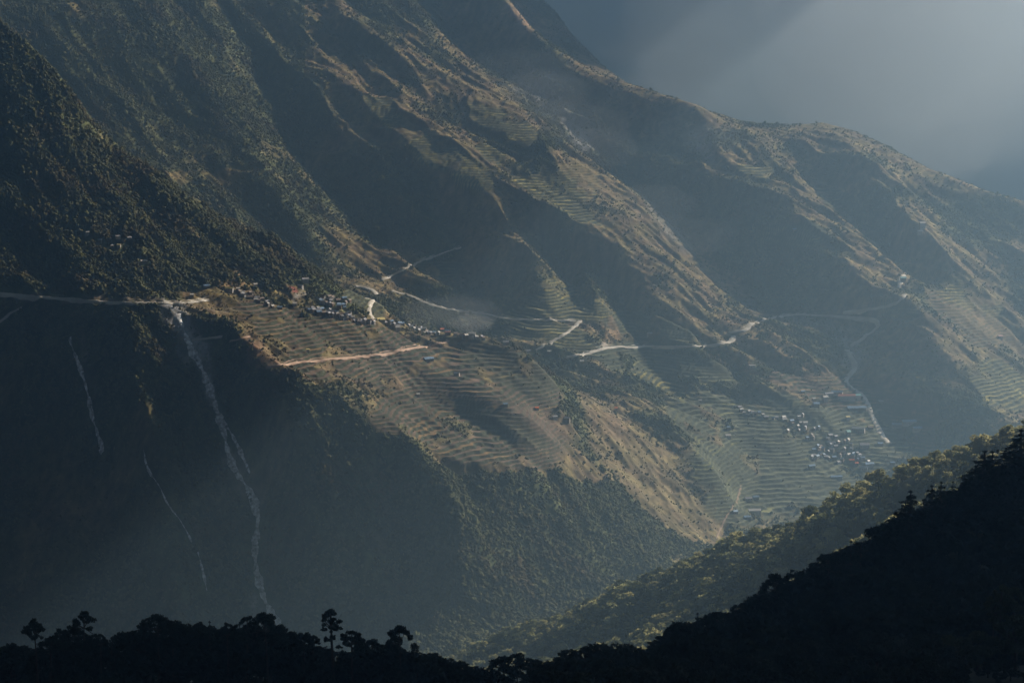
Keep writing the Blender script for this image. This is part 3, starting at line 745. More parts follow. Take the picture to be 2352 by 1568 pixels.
# steepness towards the viewer: skip ground that faces well away
zn = bil(GZ, np.clip(j_ + 8, 0, ny - 1), i_); yn = np.interp(np.clip(j_ + 8, 0, ny - 1), np.arange(ny), yg)
facing = (zn - zt) / (yn - y_ + 1e-6) > -0.35
keep = inpic & facing & (rng.random(NT * 3) < np.clip(1.3 * Fd ** 1.25 + 0.11 * (1 - Td), 0, 1))
x_, y_, zt, Fk = x_[keep][:NT], y_[keep][:NT], zt[keep][:NT], Fd[keep][:NT]
cells = []
for P_, r_ in CLEAR:
    m_ = int(r_ // 3) + 1
    for dx in range(-m_, m_ + 1):
        for dy in range(-m_, m_ + 1):
            if (dx * 3) ** 2 + (dy * 3) ** 2 <= r_ * r_ + 9: cells.append((np.round(P_[:, 0] / 3).astype(int) + dx + 5000) * 100000 + np.round(P_[:, 1] / 3).astype(int) + dy)
ok_ = ~np.isin((np.round(x_ / 3).astype(int) + 5000) * 100000 + np.round(y_ / 3).astype(int), np.unique(np.concatenate(cells)))
x_, y_, zt, Fk = x_[ok_], y_[ok_], zt[ok_], Fk[ok_]
print('far trees', len(x_))
hh = (2.2 + 5.2 * rng.random(len(x_)) ** 2.2) * (0.5 + 0.6 * Fk); ww = hh * (0.75 + 0.4 * rng.random(len(x_)))
cc = np.array((0.13, 0.135, 0.065)) * (0.6 + 0.8 * rng.random((len(x_), 1))) + np.array((0.03, 0.012, 0.0)) * rng.random((len(x_), 1)) ** 3
pn = fbm(x_ / 55, y_ / 55, 3, 140)[:, None]; em = (rng.random(len(x_)) > 0.985)
hh = hh * (0.85 + 0.7 * pn[:, 0]).clip(.5, 1.5) * np.where(em, 1.8, 1.0); ww = ww * (0.85 + 0.7 * pn[:, 0]).clip(.5, 1.5) * np.where(em, 1.4, 1.0)
cc = cc * (1 - 0.75 * smooth01(-0.05, 0.45, fbm(x_ / 90, y_ / 70, 3, 150)[:, None])) + np.array((0.13, 0.095, 0.05)) * 0.75 * smooth01(-0.05, 0.45, fbm(x_ / 90, y_ / 70, 3, 150)[:, None])
wood = scatter_mesh('woodland', far_tree_variants(), np.stack([x_, y_, zt - 0.6], 1), hh, ww, cc, M_wood)
tag(wood, 'scrub and woodland covering the far valley side', 'woodland', kind='stuff')

# ------------------------------------------------------------------ distant mountainside in the haze
def grid_obj(name, xs, ys, zf, mat, smooth=True):
    X, Y = np.meshgrid(xs, ys); Z = zf(X, Y)
    n, m = len(xs), len(ys); idx = np.arange(n * m).reshape(m, n)
    Q = np.stack([idx[:-1, :-1], idx[:-1, 1:], idx[1:, 1:], idx[1:, :-1]], -1).reshape(-1, 4)
    me = np_mesh(name, np.stack([X, Y, Z], -1).reshape(-1, 3), Q, smooth)
    return link(name, me, mat)
def zfar(X, Y):
    rid = 1 - np.abs(perlin(X / 1700 + .3, Y / 2600, 31)) * 2
    return -5 + np.minimum(np.clip((Y - 8200) / 2600, 0, 1.2) * (1300 + 250 * rid), 1010 + 20 * rid) + 30 * fbm(X / 400, Y / 400, 4, 33) * smooth01(8200, 8800, Y)
fm = grid_obj('distant_mountain', np.linspace(-7000, 9000, 260), np.linspace(7700, 12500, 120), zfar, M_far)
tag(fm, 'far mountainside fading into blue haze', kind='structure')
gp = grid_obj('valley_ground', np.linspace(-12000, 14000, 40), np.linspace(-9000, 15000, 40), lambda X, Y: -12 + 0 * X, M_far)
tag(gp, 'valley ground reaching away beyond the slopes', kind='structure')

# ------------------------------------------------------------------ near hill under the viewpoint, with the forested spur
NL = {
 'crest': [(2700,860,1750),(2500,930,1820),(2352,1005,1900),(2250,1040,1950),(2150,1070,2000),(2000,1120,2100),(1900,1170,2200),(1780,1232,2350),(1700,1255,2450),(1600,1300,2550),(1450,1358,2700),(1300,1416,2850),(1150,1465,3000),(1050,1508,3100),(900,1565,3200),(700,1650,3300)],
 'face': [(2500,1060,1480),(2300,1150,1550),(2100,1240,1650),(1950,1310,1780),(1850,1360,1900),(1700,1420,2050),(1550,1480,2200),(1400,1520,2400),(1250,1550,2600),(1100,1580,2800),(900,1630,3000)],
 'gully': [(2500,1250,1350),(2400,1330,1350),(2000,1500,1400),(1700,1620,1500),(1400,1720,1700),(1000,1800,1900),(500,1900,2100),(-100,1900,2200)],
 'E': [(-200,1590,950),(-60,1590,950),(300,1585,950),(700,1600,950),(1000,1620,950),(1200,1640,950),(1400,1610,980),(1550,1565,1000),(1700,1510,1020),(1850,1445,1040),(1950,1385,1050),(2060,1300,1060),(2200,1215,1080),(2352,1125,1100),(2600,960,1150)],
 'Ed': [(-100,1800,1500),(500,1850,1500),(1000,1900,1500)],
 'f': [(-200,1640,600),(600,1680,600),(1400,1680,600),(2000,1660,640),(2352,1610,640),(2600,1500,650)],
 'f2': [(-300,1950,300),(1176,1950,300),(2600,1900,300)],
 'f3': [(-300,2700,100),(1176,2700,100),(2600,2700,100)],
 'back': [(2600,1250,2600),(2300,1330,2700),(2000,1420,2900),(1700,1500,3050),(1500,1560,3150)],
}
for k in NL: NL[k] = list(NL[k])
NS0, NS1, NY0, NY1 = -0.27, 0.27, 40.0, 3500.0
nNS, nNY = 160, 500
zn_ = membrane(list(NL.values()), NS0, NS1, NY0, NY1, [(20, 63, 300), (40, 125, 250), (80, 250, 250), (nNS, nNY, 250)], 20.0, ZC - 14, 600.0)
zn_ = blur(zn_, 5)
def hnear_s(X, Y):
    j = (Y - NY0) / (NY1 - NY0) * (nNY - 1); i = (X / np.maximum(Y, 1) - NS0) / (NS1 - NS0) * (nNS - 1)
    z = bil(zn_, j, i)
    amp = smooth01(80, 900, Y)
    return z + amp * (5 * fbm(X / 90, Y / 90, 4, 121) + 1.2 * fbm(X / 15, Y / 15, 2, 125))
yn_g = np.concatenate([np.linspace(42, 1400, 260), np.linspace(1406, 3480, 340)[0:]])
sn_g = np.linspace(-0.262, 0.262, 420)
SSn, YYn = np.meshgrid(sn_g, yn_g); XXn = SSn * YYn; ZZn = hnear_s(XXn, YYn)
idn = np.arange(SSn.size).reshape(SSn.shape)
Qn = np.stack([idn[:-1, :-1], idn[:-1, 1:], idn[1:, 1:], idn[1:, :-1]], -1).reshape(-1, 4)
nh = link('near_hillside', np_mesh('near_hillside', np.stack([XXn, YYn, ZZn], -1).reshape(-1, 3), Qn, True), M_near)
tag(nh, 'near hillside falling away under dark forest', kind='structure')

def zside(X, Y):
    """the rest of the hill: knoll under the viewpoint and the high flank to the right, outside the picture"""
    Ys = np.maximum(Y, 42.0)
    s = X / Ys
    edge = hnear_s(np.clip(s, -0.262, 0.262) * Ys, Ys)
    out_r = np.maximum(X - 0.262 * Ys, 0); out_l = np.maximum(-X - 0.262 * Ys, 0)
    crest = np.interp(Y, [-3000, 300, 1500, 1900, 2300, 2800, 3500], [1050, 1050, 1040, 980, 850, 650, 400])
    xc = 1450.0
    dr = np.clip(out_r / np.maximum(xc - 0.262 * Ys, 300), 0, 1)
    z = edge * (1 - dr) + crest * dr
    z = np.where(X > xc, crest - 0.35 * (X - xc), z)
    z = z - 0.35 * out_l + 0
    z = np.where((Y < 42) & (X < 200), np.minimum(np.maximum(z, ZC - 14 - 0.3 * np.hypot(X, Y - 42)), ZC - 2.0 - 0.1 * np.abs(X)), z)
    z = np.where((np.abs(s) < 0.262) & (Y > 42), z - 25, z)
    return np.maximum(z + 10 * fbm(X / 200, Y / 200, 3, 130) * (np.hypot(X, Y) > 150), -11)
sm = grid_obj('side_hillside', np.linspace(-2500, 4500, 240), np.concatenate([np.linspace(-2500, 20, 60), np.linspace(42, 3500, 150)]), zside, M_near)
tag(sm, 'high flank of the near hill rising to the right', kind='structure')

# ------------------------------------------------------------------ haze
def box_mesh(x0, x1, y0, y1, z0, z1):
    v = [(x0,y0,z0),(x1,y0,z0),(x1,y1,z0),(x0,y1,z0),(x0,y0,z1),(x1,y0,z1),(x1,y1,z1),(x0,y1,z1)]
    f = [(0,3,2,1),(4,5,6,7),(0,1,5,4),(1,2,6,5),(2,3,7,6),(3,0,4,7)]
    return pymesh('haze', v, f)
hz = link('haze', box_mesh(-12500, 14500, -9500, 15500, -20, 1090))
mh = bpy.data.materials.new('hazy_air'); mh.use_nodes = True; n = mh.node_tree
n.nodes.remove(n.nodes['Principled BSDF'])
pv = n.nodes.new('ShaderNodeVolumePrincipled'); pv.inputs['Density'].default_value = HAZE_DENSITY
pv.inputs['Color'].default_value = (*HAZE_COLOR, 1); pv.inputs['Anisotropy'].default_value = HAZE_G
n.links.new(pv.outputs[0], n.nodes['Material Output'].inputs['Volume'])
hz.data.materials.append(mh); tag(hz, 'blue haze filling the valley', 'haze', kind='stuff')

# ------------------------------------------------------------------ unseen clouds added above the haze to shade the near and left valley
def ico_sphere_np(sub):
    v, f = icos(); v = [tuple(a) for a in v]; f = [tuple(a) for a in f]
    for _ in range(sub):
        cache = {}; nf = []
        def mid(a, b):
            k = (min(a, b), max(a, b))
            if k not in cache:
                m = np.array(v[a]) + np.array(v[b]); m /= np.linalg.norm(m); v.append(tuple(m)); cache[k] = len(v) - 1
            return cache[k]
        for a, b, c in f:
            ab, bc_, ca = mid(a, b), mid(b, c), mid(c, a)
            nf += [(a, ab, ca), (b, bc_, ab), (c, ca, bc_), (ab, bc_, ca)]
        f = nf
    return np.array(v), np.array(f)
M_shade_cloud = mat_simple('shade_cloud_grey', (0.75, 0.76, 0.78), rough=1.0, var=0.05, scale=0.002, spec=0.0)
def shade_cloud(cx, cy, rx, ry, seed, label, thick=90, z=1960):
    v, f = ico_sphere_np(5)
    n = fbm(v[:, 0] * 1.6 + seed, v[:, 1] * 1.6 + v[:, 2], 4, 300 + seed)
    r = 1 + (0.07 if rx > 600 else 0.28) * n
    v = v.copy(); v[:, :2] = np.sign(v[:, :2]) * np.abs(v[:, :2]) ** 0.75
    V = v * r[:, None] * np.array((rx, ry, thick))
    V[:, 2] += 25 * fbm(V[:, 0] / 160, V[:, 1] / 160, 3, 320)
    V[:, 2] = np.maximum(V[:, 2], -120)
    o = link('shade_cloud', np_mesh('shade_cloud', V, f, True), M_shade_cloud); o.location = (cx, cy, z)
    tag(o, label, 'shade_cloud', group='added clouds shading the valley', kind='structure'); return o
SHADE_CLOUDS = [(-4300,2500,3600,6500,9),(-1500,-3600,4300,3900,10),(-3300,8200,3900,3300,11),(430,3100,1420,2200,1),(400,4640,1500,860,2),(-1500,2500,1800,3500,3),(1230,1600,760,1200,5),(1060,4250,650,900,6),(3950,8800,520,1700,7),(1450,8250,520,800,8),(1900,8700,330,420,12),(2150,8050,260,330,13),(1800,7600,300,300,14)]
for k, (cx, cy, rx, ry, sd_) in enumerate(SHADE_CLOUDS):
    shade_cloud(cx, cy, rx, ry, sd_, 'unseen grey clouds added to shade the valley')

# ------------------------------------------------------------------ near forest
def tube(V, F, pts, rads, n=6):
    pts = [Vector(p) for p in pts]; b = len(V)
    for i, p in enumerate(pts):
        d = (pts[min(i + 1, len(pts) - 1)] - pts[max(i - 1, 0)]).normalized()
        a = d.orthogonal().normalized(); c = d.cross(a)
        for k in range(n):
            t = 2 * math.pi * k / n
            V.append(tuple(p + (a * math.cos(t) + c * math.sin(t)) * rads[i]))
    for i in range(len(pts) - 1):
        for k in range(n):
            q = b + i * n
            F.append((q + k, q + (k + 1) % n, q + n + (k + 1) % n, q + n + k))

def leaf_cloud(r, centers, radii, counts, size, flat=1.0):
    """small leaf quads spread through lumpy clumps"""
    Vs = []
    for c, rad, n in zip(centers, radii, counts):
        d = r.normal(size=(n, 3)); d /= np.linalg.norm(d, axis=1)[:, None]
        rr = rad * (0.45 + 0.6 * r.random((n, 1)) ** 0.6)
        p = np.array(c) + d * rr * np.array((1, 1, flat))
        a = r.normal(size=(n, 3)); a /= np.linalg.norm(a, axis=1)[:, None]
        b = np.cross(a, d + 0.5 * r.normal(size=(n, 3))); b /= np.linalg.norm(b, axis=1)[:, None] + 1e-9
        s = size * (0.6 + 0.8 * r.random((n, 1)))
        a = a * s; b = b * s * 0.7
        Vs.append(np.stack([p - a, p - b, p + a, p + b], 1).reshape(-1, 3))
    V = np.vstack(Vs); return V, np.arange(len(V)).reshape(-1, 4)

def broadleaf(seed, n_leaf=900, leaf=0.055):
    """unit tree, height 1; returns trunk (V,F) and crown (V,F)"""
    r = np.random.default_rng(seed); q = random.Random(seed)
    V, F = [], []
    lean = q.uniform(-.05, .05); top = (lean, q.uniform(-.04, .04), 0.62)
    tube(V, F, [(0, 0, -0.12), (lean * .4, 0, 0.3), top], [0.035, 0.026, 0.012])
    cs, rs = [], []
    m = q.randint(7, 11)
    for k in range(m):
        a = k * 2.4 + q.uniform(-.4, .4); rad = q.uniform(0.12, 0.36); h = q.uniform(0.42, 0.86) - rad * 0.35
        c = (rad * math.cos(a), rad * math.sin(a), h)
        cs.append(c); rs.append(q.uniform(0.12, 0.2))
        if k % 2 == 0: tube(V, F, [(lean * .5, 0, 0.3 + 0.03 * k), ((c[0]) * .6, c[1] * .6, h - .1), c], [0.014, 0.009, 0.004], 5)
    cs.append((lean, 0, 0.82)); rs.append(0.17)
    cnt = [max(10, int(n_leaf * x * x / sum(y * y for y in rs))) for x in rs]
    return (np.array(V), F), leaf_cloud(r, cs, rs, cnt, leaf, 0.72)

def layered(seed, n_leaf=1500, bare=0.35, spread=0.3, leaf=0.022, layers=7, taper=0.55, flat_top=True):
    """hemlock or pine: bare trunk below, boughs in separate flat layers"""
    r = np.random.default_rng(seed); q = random.Random(seed)
    V, F = [], []
    lx, ly = q.uniform(-.04, .04), q.uniform(-.03, .03)
    tube(V, F, [(0, 0, -0.1), (lx * .5, ly * .5, .5), (lx, ly, 0.97)], [0.02, 0.014, 0.005])
    cs, rs, fl = [], [], []
    for L in range(layers):
        t = L / (layers - 1); h = bare + (0.95 - bare) * t
        R_ = spread * (1 - taper * t) * q.uniform(0.65, 1.1)
        nb = q.randint(3, 5); a0 = q.uniform(0, 6)
        for k in range(nb):
            a = a0 + k * 2 * math.pi / nb + q.uniform(-.4, .4); rr = R_ * q.uniform(.55, 1.0)
            bx, by = lx * h, ly * h
            tip = (bx + rr * math.cos(a), by + rr * math.sin(a), h - 0.34 * rr + q.uniform(-.015, .015))
            tube(V, F, [(bx, by, h - .03), tip], [0.006, 0.002], 4)
            for g in range(4):
                w = 0.25 + 0.25 * g
                cs.append((bx + (tip[0] - bx) * w + q.uniform(-.01, .01), by + (tip[1] - by) * w + q.uniform(-.01, .01), h + (tip[2] - h) * w * w + q.uniform(-.012, .012))); rs.append(R_ * q.uniform(.14, .26))
    if flat_top:
        for k in range(4):
            cs.append((lx + q.uniform(-.05, .05), ly + q.uniform(-.05, .05), 0.955 + q.uniform(-.02, .01))); rs.append(q.uniform(.04, .07))
    cnt = [max(8, int(n_leaf * x / sum(rs))) for x in rs]
    return (np.array(V), F), leaf_cloud(r, cs, rs, cnt, leaf, 0.5)

def conical(seed, n_leaf=4200, leaf=0.014):
    r = np.random.default_rng(seed); q = random.Random(seed)
    V, F = [], []
    tube(V, F, [(0, 0, -0.1), (0, 0, .5), (0, 0, 0.98)], [0.025, 0.015, 0.004])
    cs, rs = [], []
    for L in range(13):
        t = L / 12; h = 0.12 + 0.84 * t; R_ = 0.27 * (1 - t) ** 0.9 + 0.01
        nb = 6 if L < 9 else 3
        cs.append((0, 0, h)); rs.append(max(R_ * .8, .006))
        for k in range(nb):
            a = L * 1.1 + k * 2 * math.pi / nb; rr = R_ * q.uniform(.5, .95)
            cs.append((rr * math.cos(a), rr * math.sin(a), h - rr * .3)); rs.append(max(R_ * .42, .005))
            if L % 2 == 0 and k >= 0: tube(V, F, [(0, 0, h), cs[-1]], [0.005, 0.002], 4)
    cnt = [max(6, int(n_leaf * x / sum(rs))) for x in rs]
    return (np.array(V), F), leaf_cloud(r, cs, rs, cnt, leaf, 0.6)

def capped(seed, R_=.25, low=6, lo=.45, n_leaf=2600, leaf=.016, depth=.2):
    """old pine: domed ragged head on a bare trunk, with a few broken lower boughs"""
    r = np.random.default_rng(seed + 500); q = random.Random(seed + 500)
    V, F = [], []
    lx, ly = q.uniform(-.07, .07), q.uniform(-.04, .04)
    tube(V, F, [(0, 0, -0.1), (lx * .3, ly * .3, .45), (lx, ly, 0.93)], [0.021, 0.015, 0.007])
    cs, rs = [], []
    for k in range(26):
        a = q.uniform(0, 6.28); t = math.sqrt(q.random()); rr = R_ * t * q.uniform(.75, 1.1)
        h = 0.965 - depth * t ** 1.8 * q.uniform(.7, 1.25)
        cs.append((lx + rr * math.cos(a), ly + rr * math.sin(a), h)); rs.append(R_ * q.uniform(.13, .26))
        if k % 3 == 0: tube(V, F, [(lx * .85, ly * .85, 0.78), cs[-1]], [0.008, 0.003], 4)
    for k in range(low):
        h = lo + (0.76 - lo) * k / max(low - 1, 1) + q.uniform(-.03, .03); a = k * 2.4 + q.uniform(-.6, .6); L = R_ * q.uniform(.45, 1.15)
        b = (lx * h, ly * h, h); tip = (b[0] + L * math.cos(a), b[1] + L * math.sin(a), h + q.uniform(-.06, .03))
        tube(V, F, [b, tip], [0.008, 0.003], 4)
        for g in range(4):
            w = .4 + .2 * g; cs.append(tuple(b[i] + (tip[i] - b[i]) * w + q.uniform(-.012, .012) for i in range(3))); rs.append(R_ * q.uniform(.1, .22))
    cnt = [max(8, int(n_leaf * x / sum(rs))) for x in rs]
    return (np.array(V), F), leaf_cloud(r, cs, rs, cnt, leaf, 0.55)

def pole(seed):
    return capped(seed, .13, 3, .66, 1500, .013, .17)

def snag(seed):
    q = random.Random(seed); V, F = [], []
    tube(V, F, [(0, 0, -0.1), (-0.03, 0, .5), (-0.09, 0, 1.0)], [0.035, 0.026, 0.008], 7)
    for k in range(4):
        h = .4 + .13 * k; tube(V, F, [(-0.06 * h, 0, h), (-0.06 * h + q.uniform(-.08, .08), q.uniform(-.05, .05), h + .05)], [0.01, 0.003], 4)
    return (np.array(V), F), None

PROTO = {}
def proto(kind, seed, leafmat):
    k = (kind, seed, leafmat.name)
    if k not in PROTO:
        fn = {'broad': lambda s: broadleaf(s, 2600, 0.03), 'layer': lambda s: capped(s, .2, 10, .22, 3000, .016, .22), 'layerthin': lambda s: capped(s, .13, 8, .3, 1700, .015, .14),
              'umbrella': lambda s: capped(s, .3, 6, .4, 3200, .017, .24), 'cone': conical, 'pole': pole, 'snag': snag,
              'mid': lambda s: broadleaf(s, 1500, 0.042)}[kind]
        (tv, tf_), cr = fn(seed)
        tm = pymesh('trunk', tv, tf_, True); tm.materials.append(M_bark)
        cm = None
        if cr is not None:
            cm = np_mesh('crown', cr[0], cr[1]); cm.materials.append(leafmat)
        PROTO[k] = (tm, cm)
    return PROTO[k]

def plant_tree(name, kind, seed, mat, loc, h, wide, rot, label, group=None, cat='tree'):
    tm, cm = proto(kind, seed, mat)
    root = bpy.data.objects.new(name, None); SC.collection.objects.link(root)
    root.location = loc; root.rotation_euler = (0, 0, rot); root.scale = (h * wide, h * wide, h)
    root.empty_display_size = 0.1
    tag(root, label, cat, group)
    link('trunk', tm, None, root)
    if cm: link('crown', cm, None, root)
    return root

def hz_near(x, y):
    return float(hnear_s(np.array([x]), np.array([y]))[0])

def plant_at(px, top, D, kind, seed, mat, wide, label, group=None, name='tree', rot=None, hmin=5, hmax=34):
    """tree whose top shows at a picture height, standing on the hill at distance D"""
    x, y, zt = unproj(px, top, D)
    g = hz_near(x, y); h = min(max(zt - g, hmin), hmax)
    return plant_tree(name, kind, seed, mat, (x, y, g - 0.3), h, wide, rnd.uniform(0, 6.28) if rot is None else rot, label, group)

# silhouettes of the nearest ridge: (px, py of top, D, kind, width factor, label)
SIL = [
 (84,1415,940,'layer',.8,'black layered hemlock with a small round top, leftmost tall tree on the near ridge'),
 (191,1398,950,'layer',.75,'tall black hemlock with flat boughs, second tall tree from the left edge'),
 (167,1430,960,'umbrella',.7,'black flat-topped pine close beside the second tall hemlock from the left'),
 (27,1470,950,'broad',1.0,'low rounded black tree at the far left end of the near ridge'),
 (251,1458,945,'snag',.6,'bare leaning dead trunk standing alone in a gap of the black ridge'),
 (287,1442,950,'broad',.9,'round black tree just right of the bare dead trunk'),
 (328,1415,950,'layerthin',.8,'thin ragged black conifer behind the round tree by the dead trunk'),
 (362,1406,945,'umbrella',.85,'broad flat-topped black tree, highest of the dense left clump'),
 (376,1424,965,'layer',.9,'dense black tree leaning against the highest tree of the left clump'),
 (414,1420,950,'umbrella',.95,'umbrella-shaped black tree standing clear with sky haze on both sides'),
 (465,1432,950,'broad',1.1,'wide bushy black tree right of the umbrella-shaped tree'),
 (505,1434,955,'broad',1.0,'rounded black tree in the middle of the left skyline clump'),
 (536,1441,955,'broad',1.0,'low black tree before the ragged pair under the white stream'),
 (567,1410,945,'layer',.95,'ragged black conifer left of the white stream foot'),
 (615,1403,940,'umbrella',.85,'heavy-headed black pine standing across the foot of the white stream'),
 (632,1450,950,'broad',.9,'dark bush filling the gap below the heavy-headed pine'),
 (668,1452,950,'broad',.9,'black rounded tree just right of the stream foot'),
 (697,1448,940,'umbrella',.7,'black tree with a tufted top left of the tall lone pine'),
 (735,1492,940,'broad',.9,'low black bush beneath the tall lone pine'),
 (764,1392,940,'pole',1.0,'tall lone pine with long bare trunk and small crown'),
 (808,1437,935,'layer',.95,'black layered fir immediately right of the tall lone pine'),
 (845,1480,940,'broad',.9,'low black shrub tree between the layered fir and the tufted tree'),
 (888,1473,940,'broad',1.0,'rounded black tree beside the pale roof in the valley'),
 (920,1430,935,'umbrella',.6,'slim black tree with tufted head rising above the pale roof'),
 (948,1487,940,'broad',1.0,'low black tree right of the slim tufted tree'),
 (985,1492,945,'broad',1.0,'black rounded tree at the centre left dip of the ridge'),
 (1024,1502,950,'broad',1.0,'black bush on the ridge where it dips lowest'),
 (1739,1356,1030,'broad',1.1,'round black tree on the right ridge below the leaning black pine'),
 (1779,1314,1030,'umbrella',.7,'leaning black pine standing out against the sunlit woods'),
 (1828,1302,1035,'layer',1.0,'dark layered tree upslope of the leaning black pine'),
 (1883,1295,1040,'broad',1.1,'broad dark tree upslope of the dark layered tree'),
 (2092,1120,1060,'cone',2.0,'large black cone-shaped fir halfway up the right ridge'),
 (2141,1108,1065,'cone',1.6,'smaller black fir just right of the large cone-shaped fir'),
 (2162,1100,1070,'cone',1.4,'narrow black fir second right of the large cone-shaped fir'),
 (2189,1100,1070,'cone',1.0,'slim black fir third right of the large cone-shaped fir'),
 (2216,1084,1075,'cone',1.3,'black fir just below the twin-topped fir group'),
 (2262,1028,1080,'cone',2.1,'widest black fir, below the right end of the ridge'),
 (2280,1030,1085,'cone',2.0,'black fir joined to the right side of the widest fir'),
 (2317,1052,1090,'cone',1.3,'black fir in the notch near the right edge'),
 (2346,980,1095,'cone',2.3,'black fir at the right edge reaching highest on the ridge'),
 (2300,1336,700,'umbrella',.6,'tall dim pine with flat head and bare trunk in the lower right corner'),
 (2330,1342,705,'umbrella',.55,'dim flat-headed pine right of the tall one in the lower right corner'),
 (2283,1367,700,'pole',.8,'thin dim pine with reddish lit trunk left of the flat-headed pair'),
 (2336,1404,690,'broad',1.0,'dim bushy tree under the flat-headed pines at the right edge'),
 (2248,1438,690,'broad',1.0,'dim leafy tree left of the bare pine trunks in the lower right'),
 (2184,1449,690,'broad',1.1,'dim spreading tree lowest left of the lower right group'),
 (2100,1526,690,'broad',1.0,'dim low tree at the bottom edge left of the lower right group'),
]
for k, (px_, py_, D_, kd, wd, lb) in enumerate(SIL):
    nm = {'broad': 'broadleaf_tree', 'cone': 'fir_tree', 'snag': 'dead_tree'}.get(kd, 'pine_tree')
    plant_at(px_, py_, D_, kd, k % 9, M_leafB if (D_ < 800) else M_needle, wd * (1.15 if kd == 'broad' else 1.0), lb, None, nm)

# ridge outline between the named trees
OUT = [(-80,1492),(0,1486),(84,1470),(150,1462),(250,1478),(300,1452),(400,1450),(465,1434),(540,1443),(620,1448),(700,1453),(735,1497),(800,1490),(880,1478),(950,1492),(1024,1506),(1055,1513),(1117,1522),(1192,1507),(1235,1509),(1288,1497),(1322,1487),(1407,1462),(1441,1472),(1493,1486),(1525,1476),(1544,1422),(1600,1424),(1640,1405),(1700,1405),(1739,1360),(1790,1350),(1883,1300),(1917,1256),(1955,1240),(1989,1226),(2026,1192),(2060,1182),(2120,1160),(2200,1122),(2260,1085),(2320,1072),(2360,1025),(2480,960)]
ox = [p[0] for p in OUT]; oy = [p[1] for p in OUT]
px_ = -60.0; cntE = 0
while px_ < 2400:
    Dd = float(np.interp(px_, [0, 1200, 1550, 2352], [955, 960, 1005, 1090])) + rnd.uniform(-12, 12)
    kd = rnd.choice(['broad', 'broad', 'layer', 'umbrella']) if px_ < 2000 else rnd.choice(['broad', 'cone'])
    lb, gp_, nm = {'broad': ('black rounded tree in the unbroken canopy along the top of the near ridge', 'black rounded canopy trees of the near ridge', 'broadleaf_tree'),
          'layer': ('black ragged pine in the unbroken canopy along the top of the near ridge', 'black ragged canopy pines of the near ridge', 'pine_tree'),
          'umbrella': ('black dome-topped pine in the unbroken canopy along the top of the near ridge', 'black dome-topped canopy pines of the near ridge', 'pine_tree'),
          'cone': ('black fir in the canopy up the right end of the near ridge', 'black firs on the right end of the ridge', 'fir_tree')}[kd]
    plant_at(px_, float(np.interp(px_, ox, oy)) + (rnd.uniform(-12, 12) if px_ < 1200 else rnd.uniform(-6, 9)), Dd, kd, rnd.randint(0, 8), M_needle, {'broad': 1.25, 'cone': 1.6, 'layer': 1.4, 'umbrella': 1.1}[kd], lb, gp_, nm)
    cntE += 1; px_ += rnd.uniform(24, 36)
for k in range(26):
    px_ = [30, 118, 140, 214, 228, 300, 318, 342, 396, 432, 448, 482, 520, 552, 590, 640, 655, 680, 716, 786, 830, 860, 905, 1600, 1690, 1955][k]
    kd = ['layerthin', 'cone', 'layer', 'umbrella', 'layerthin', 'cone'][k % 6]
    plant_at(px_ + rnd.uniform(-4, 4), float(np.interp(px_, ox, oy)) - rnd.uniform(4, 26), 955 + rnd.uniform(-15, 10) if px_ < 1200 else 1015, kd, rnd.randint(0, 8), M_needle, 1.1 if kd == 'cone' else .9,
             'slim ragged black conifer poking a little above the dense treeline', 'slim conifers just above the treeline', 'conifer')
# dark forest on the hillside below that outline
rows = []
for D_ in np.arange(560, 1060, 26):
    px_ = 1250.0 if D_ < 900 else 1350.0
    while px_ < 2440:
        x, y, g0 = unproj(px_ + rnd.uniform(-15, 15), 1400, D_ + rnd.uniform(-9, 9))
        g = hz_near(x, y); h = rnd.uniform(8, 15)
        qx_, qy_ = project(x, y, g + h)
        lim = float(np.interp(qx_, ox, oy)) + 14
        if lim < qy_ < 1600 and not (qx_ > 2170 and qy_ > 1320 and D_ < 720): rows.append((x, y, g, h, D_))
        px_ += 62 * 800 / D_
rnd.shuffle(rows)
rows.sort(key=lambda t: t[4])
for (x, y, g, h, D_) in rows[:95]:
    plant_tree('broadleaf_tree', 'broad', rnd.randint(0, 8), M_needle, (x, y, g - .4), h, rnd.uniform(1.0, 1.35), rnd.uniform(0, 6.28),
               'dark rounded tree on the shaded near hillside at the lower right', 'dark trees of the shaded hillside')
print('E trees', cntE, len(rows))

# variants merged for the masses
def merged_variant(tr):
    (tv, tf_), (cv, cf) = tr
    tris = []
    for q_ in tf_: tris += [(q_[0], q_[1], q_[2]), (q_[0], q_[2], q_[3])]
    cf3 = np.vstack([cf[:, [0, 1, 2]], cf[:, [0, 2, 3]]]) + len(tv)
    return np.vstack([tv, cv]), np.vstack([np.array(tris), cf3])
rest = rows[95:]
sh = []
for _ in range(2600):
    D_ = rnd.uniform(420, 1090); a = rnd.uniform(-100, 2450); x, y, _z = unproj(a, 1400, D_); g = hz_near(x, y); h = rnd.uniform(2.5, 6)
    qx_, qy_ = project(x, y, g + h)
    if np.interp(qx_, ox, oy) + 10 < qy_ < 1640: sh.append((x, y, g, h, D_))
allr = rest + sh
v3 = [merged_variant(broadleaf(40 + k, 380, 0.07)) for k in range(5)]
P = np.array([(a[0], a[1], a[2] - .3) for a in allr]); H = np.array([a[3] for a in allr])
uw = scatter_mesh('undergrowth', v3, P, H, H * 1.3, np.tile(np.array((0.022, 0.027, 0.016)), (len(P), 1)), M_wood)
tag(uw, 'dark shrubs and small trees covering the near hillside', 'undergrowth', kind='stuff')

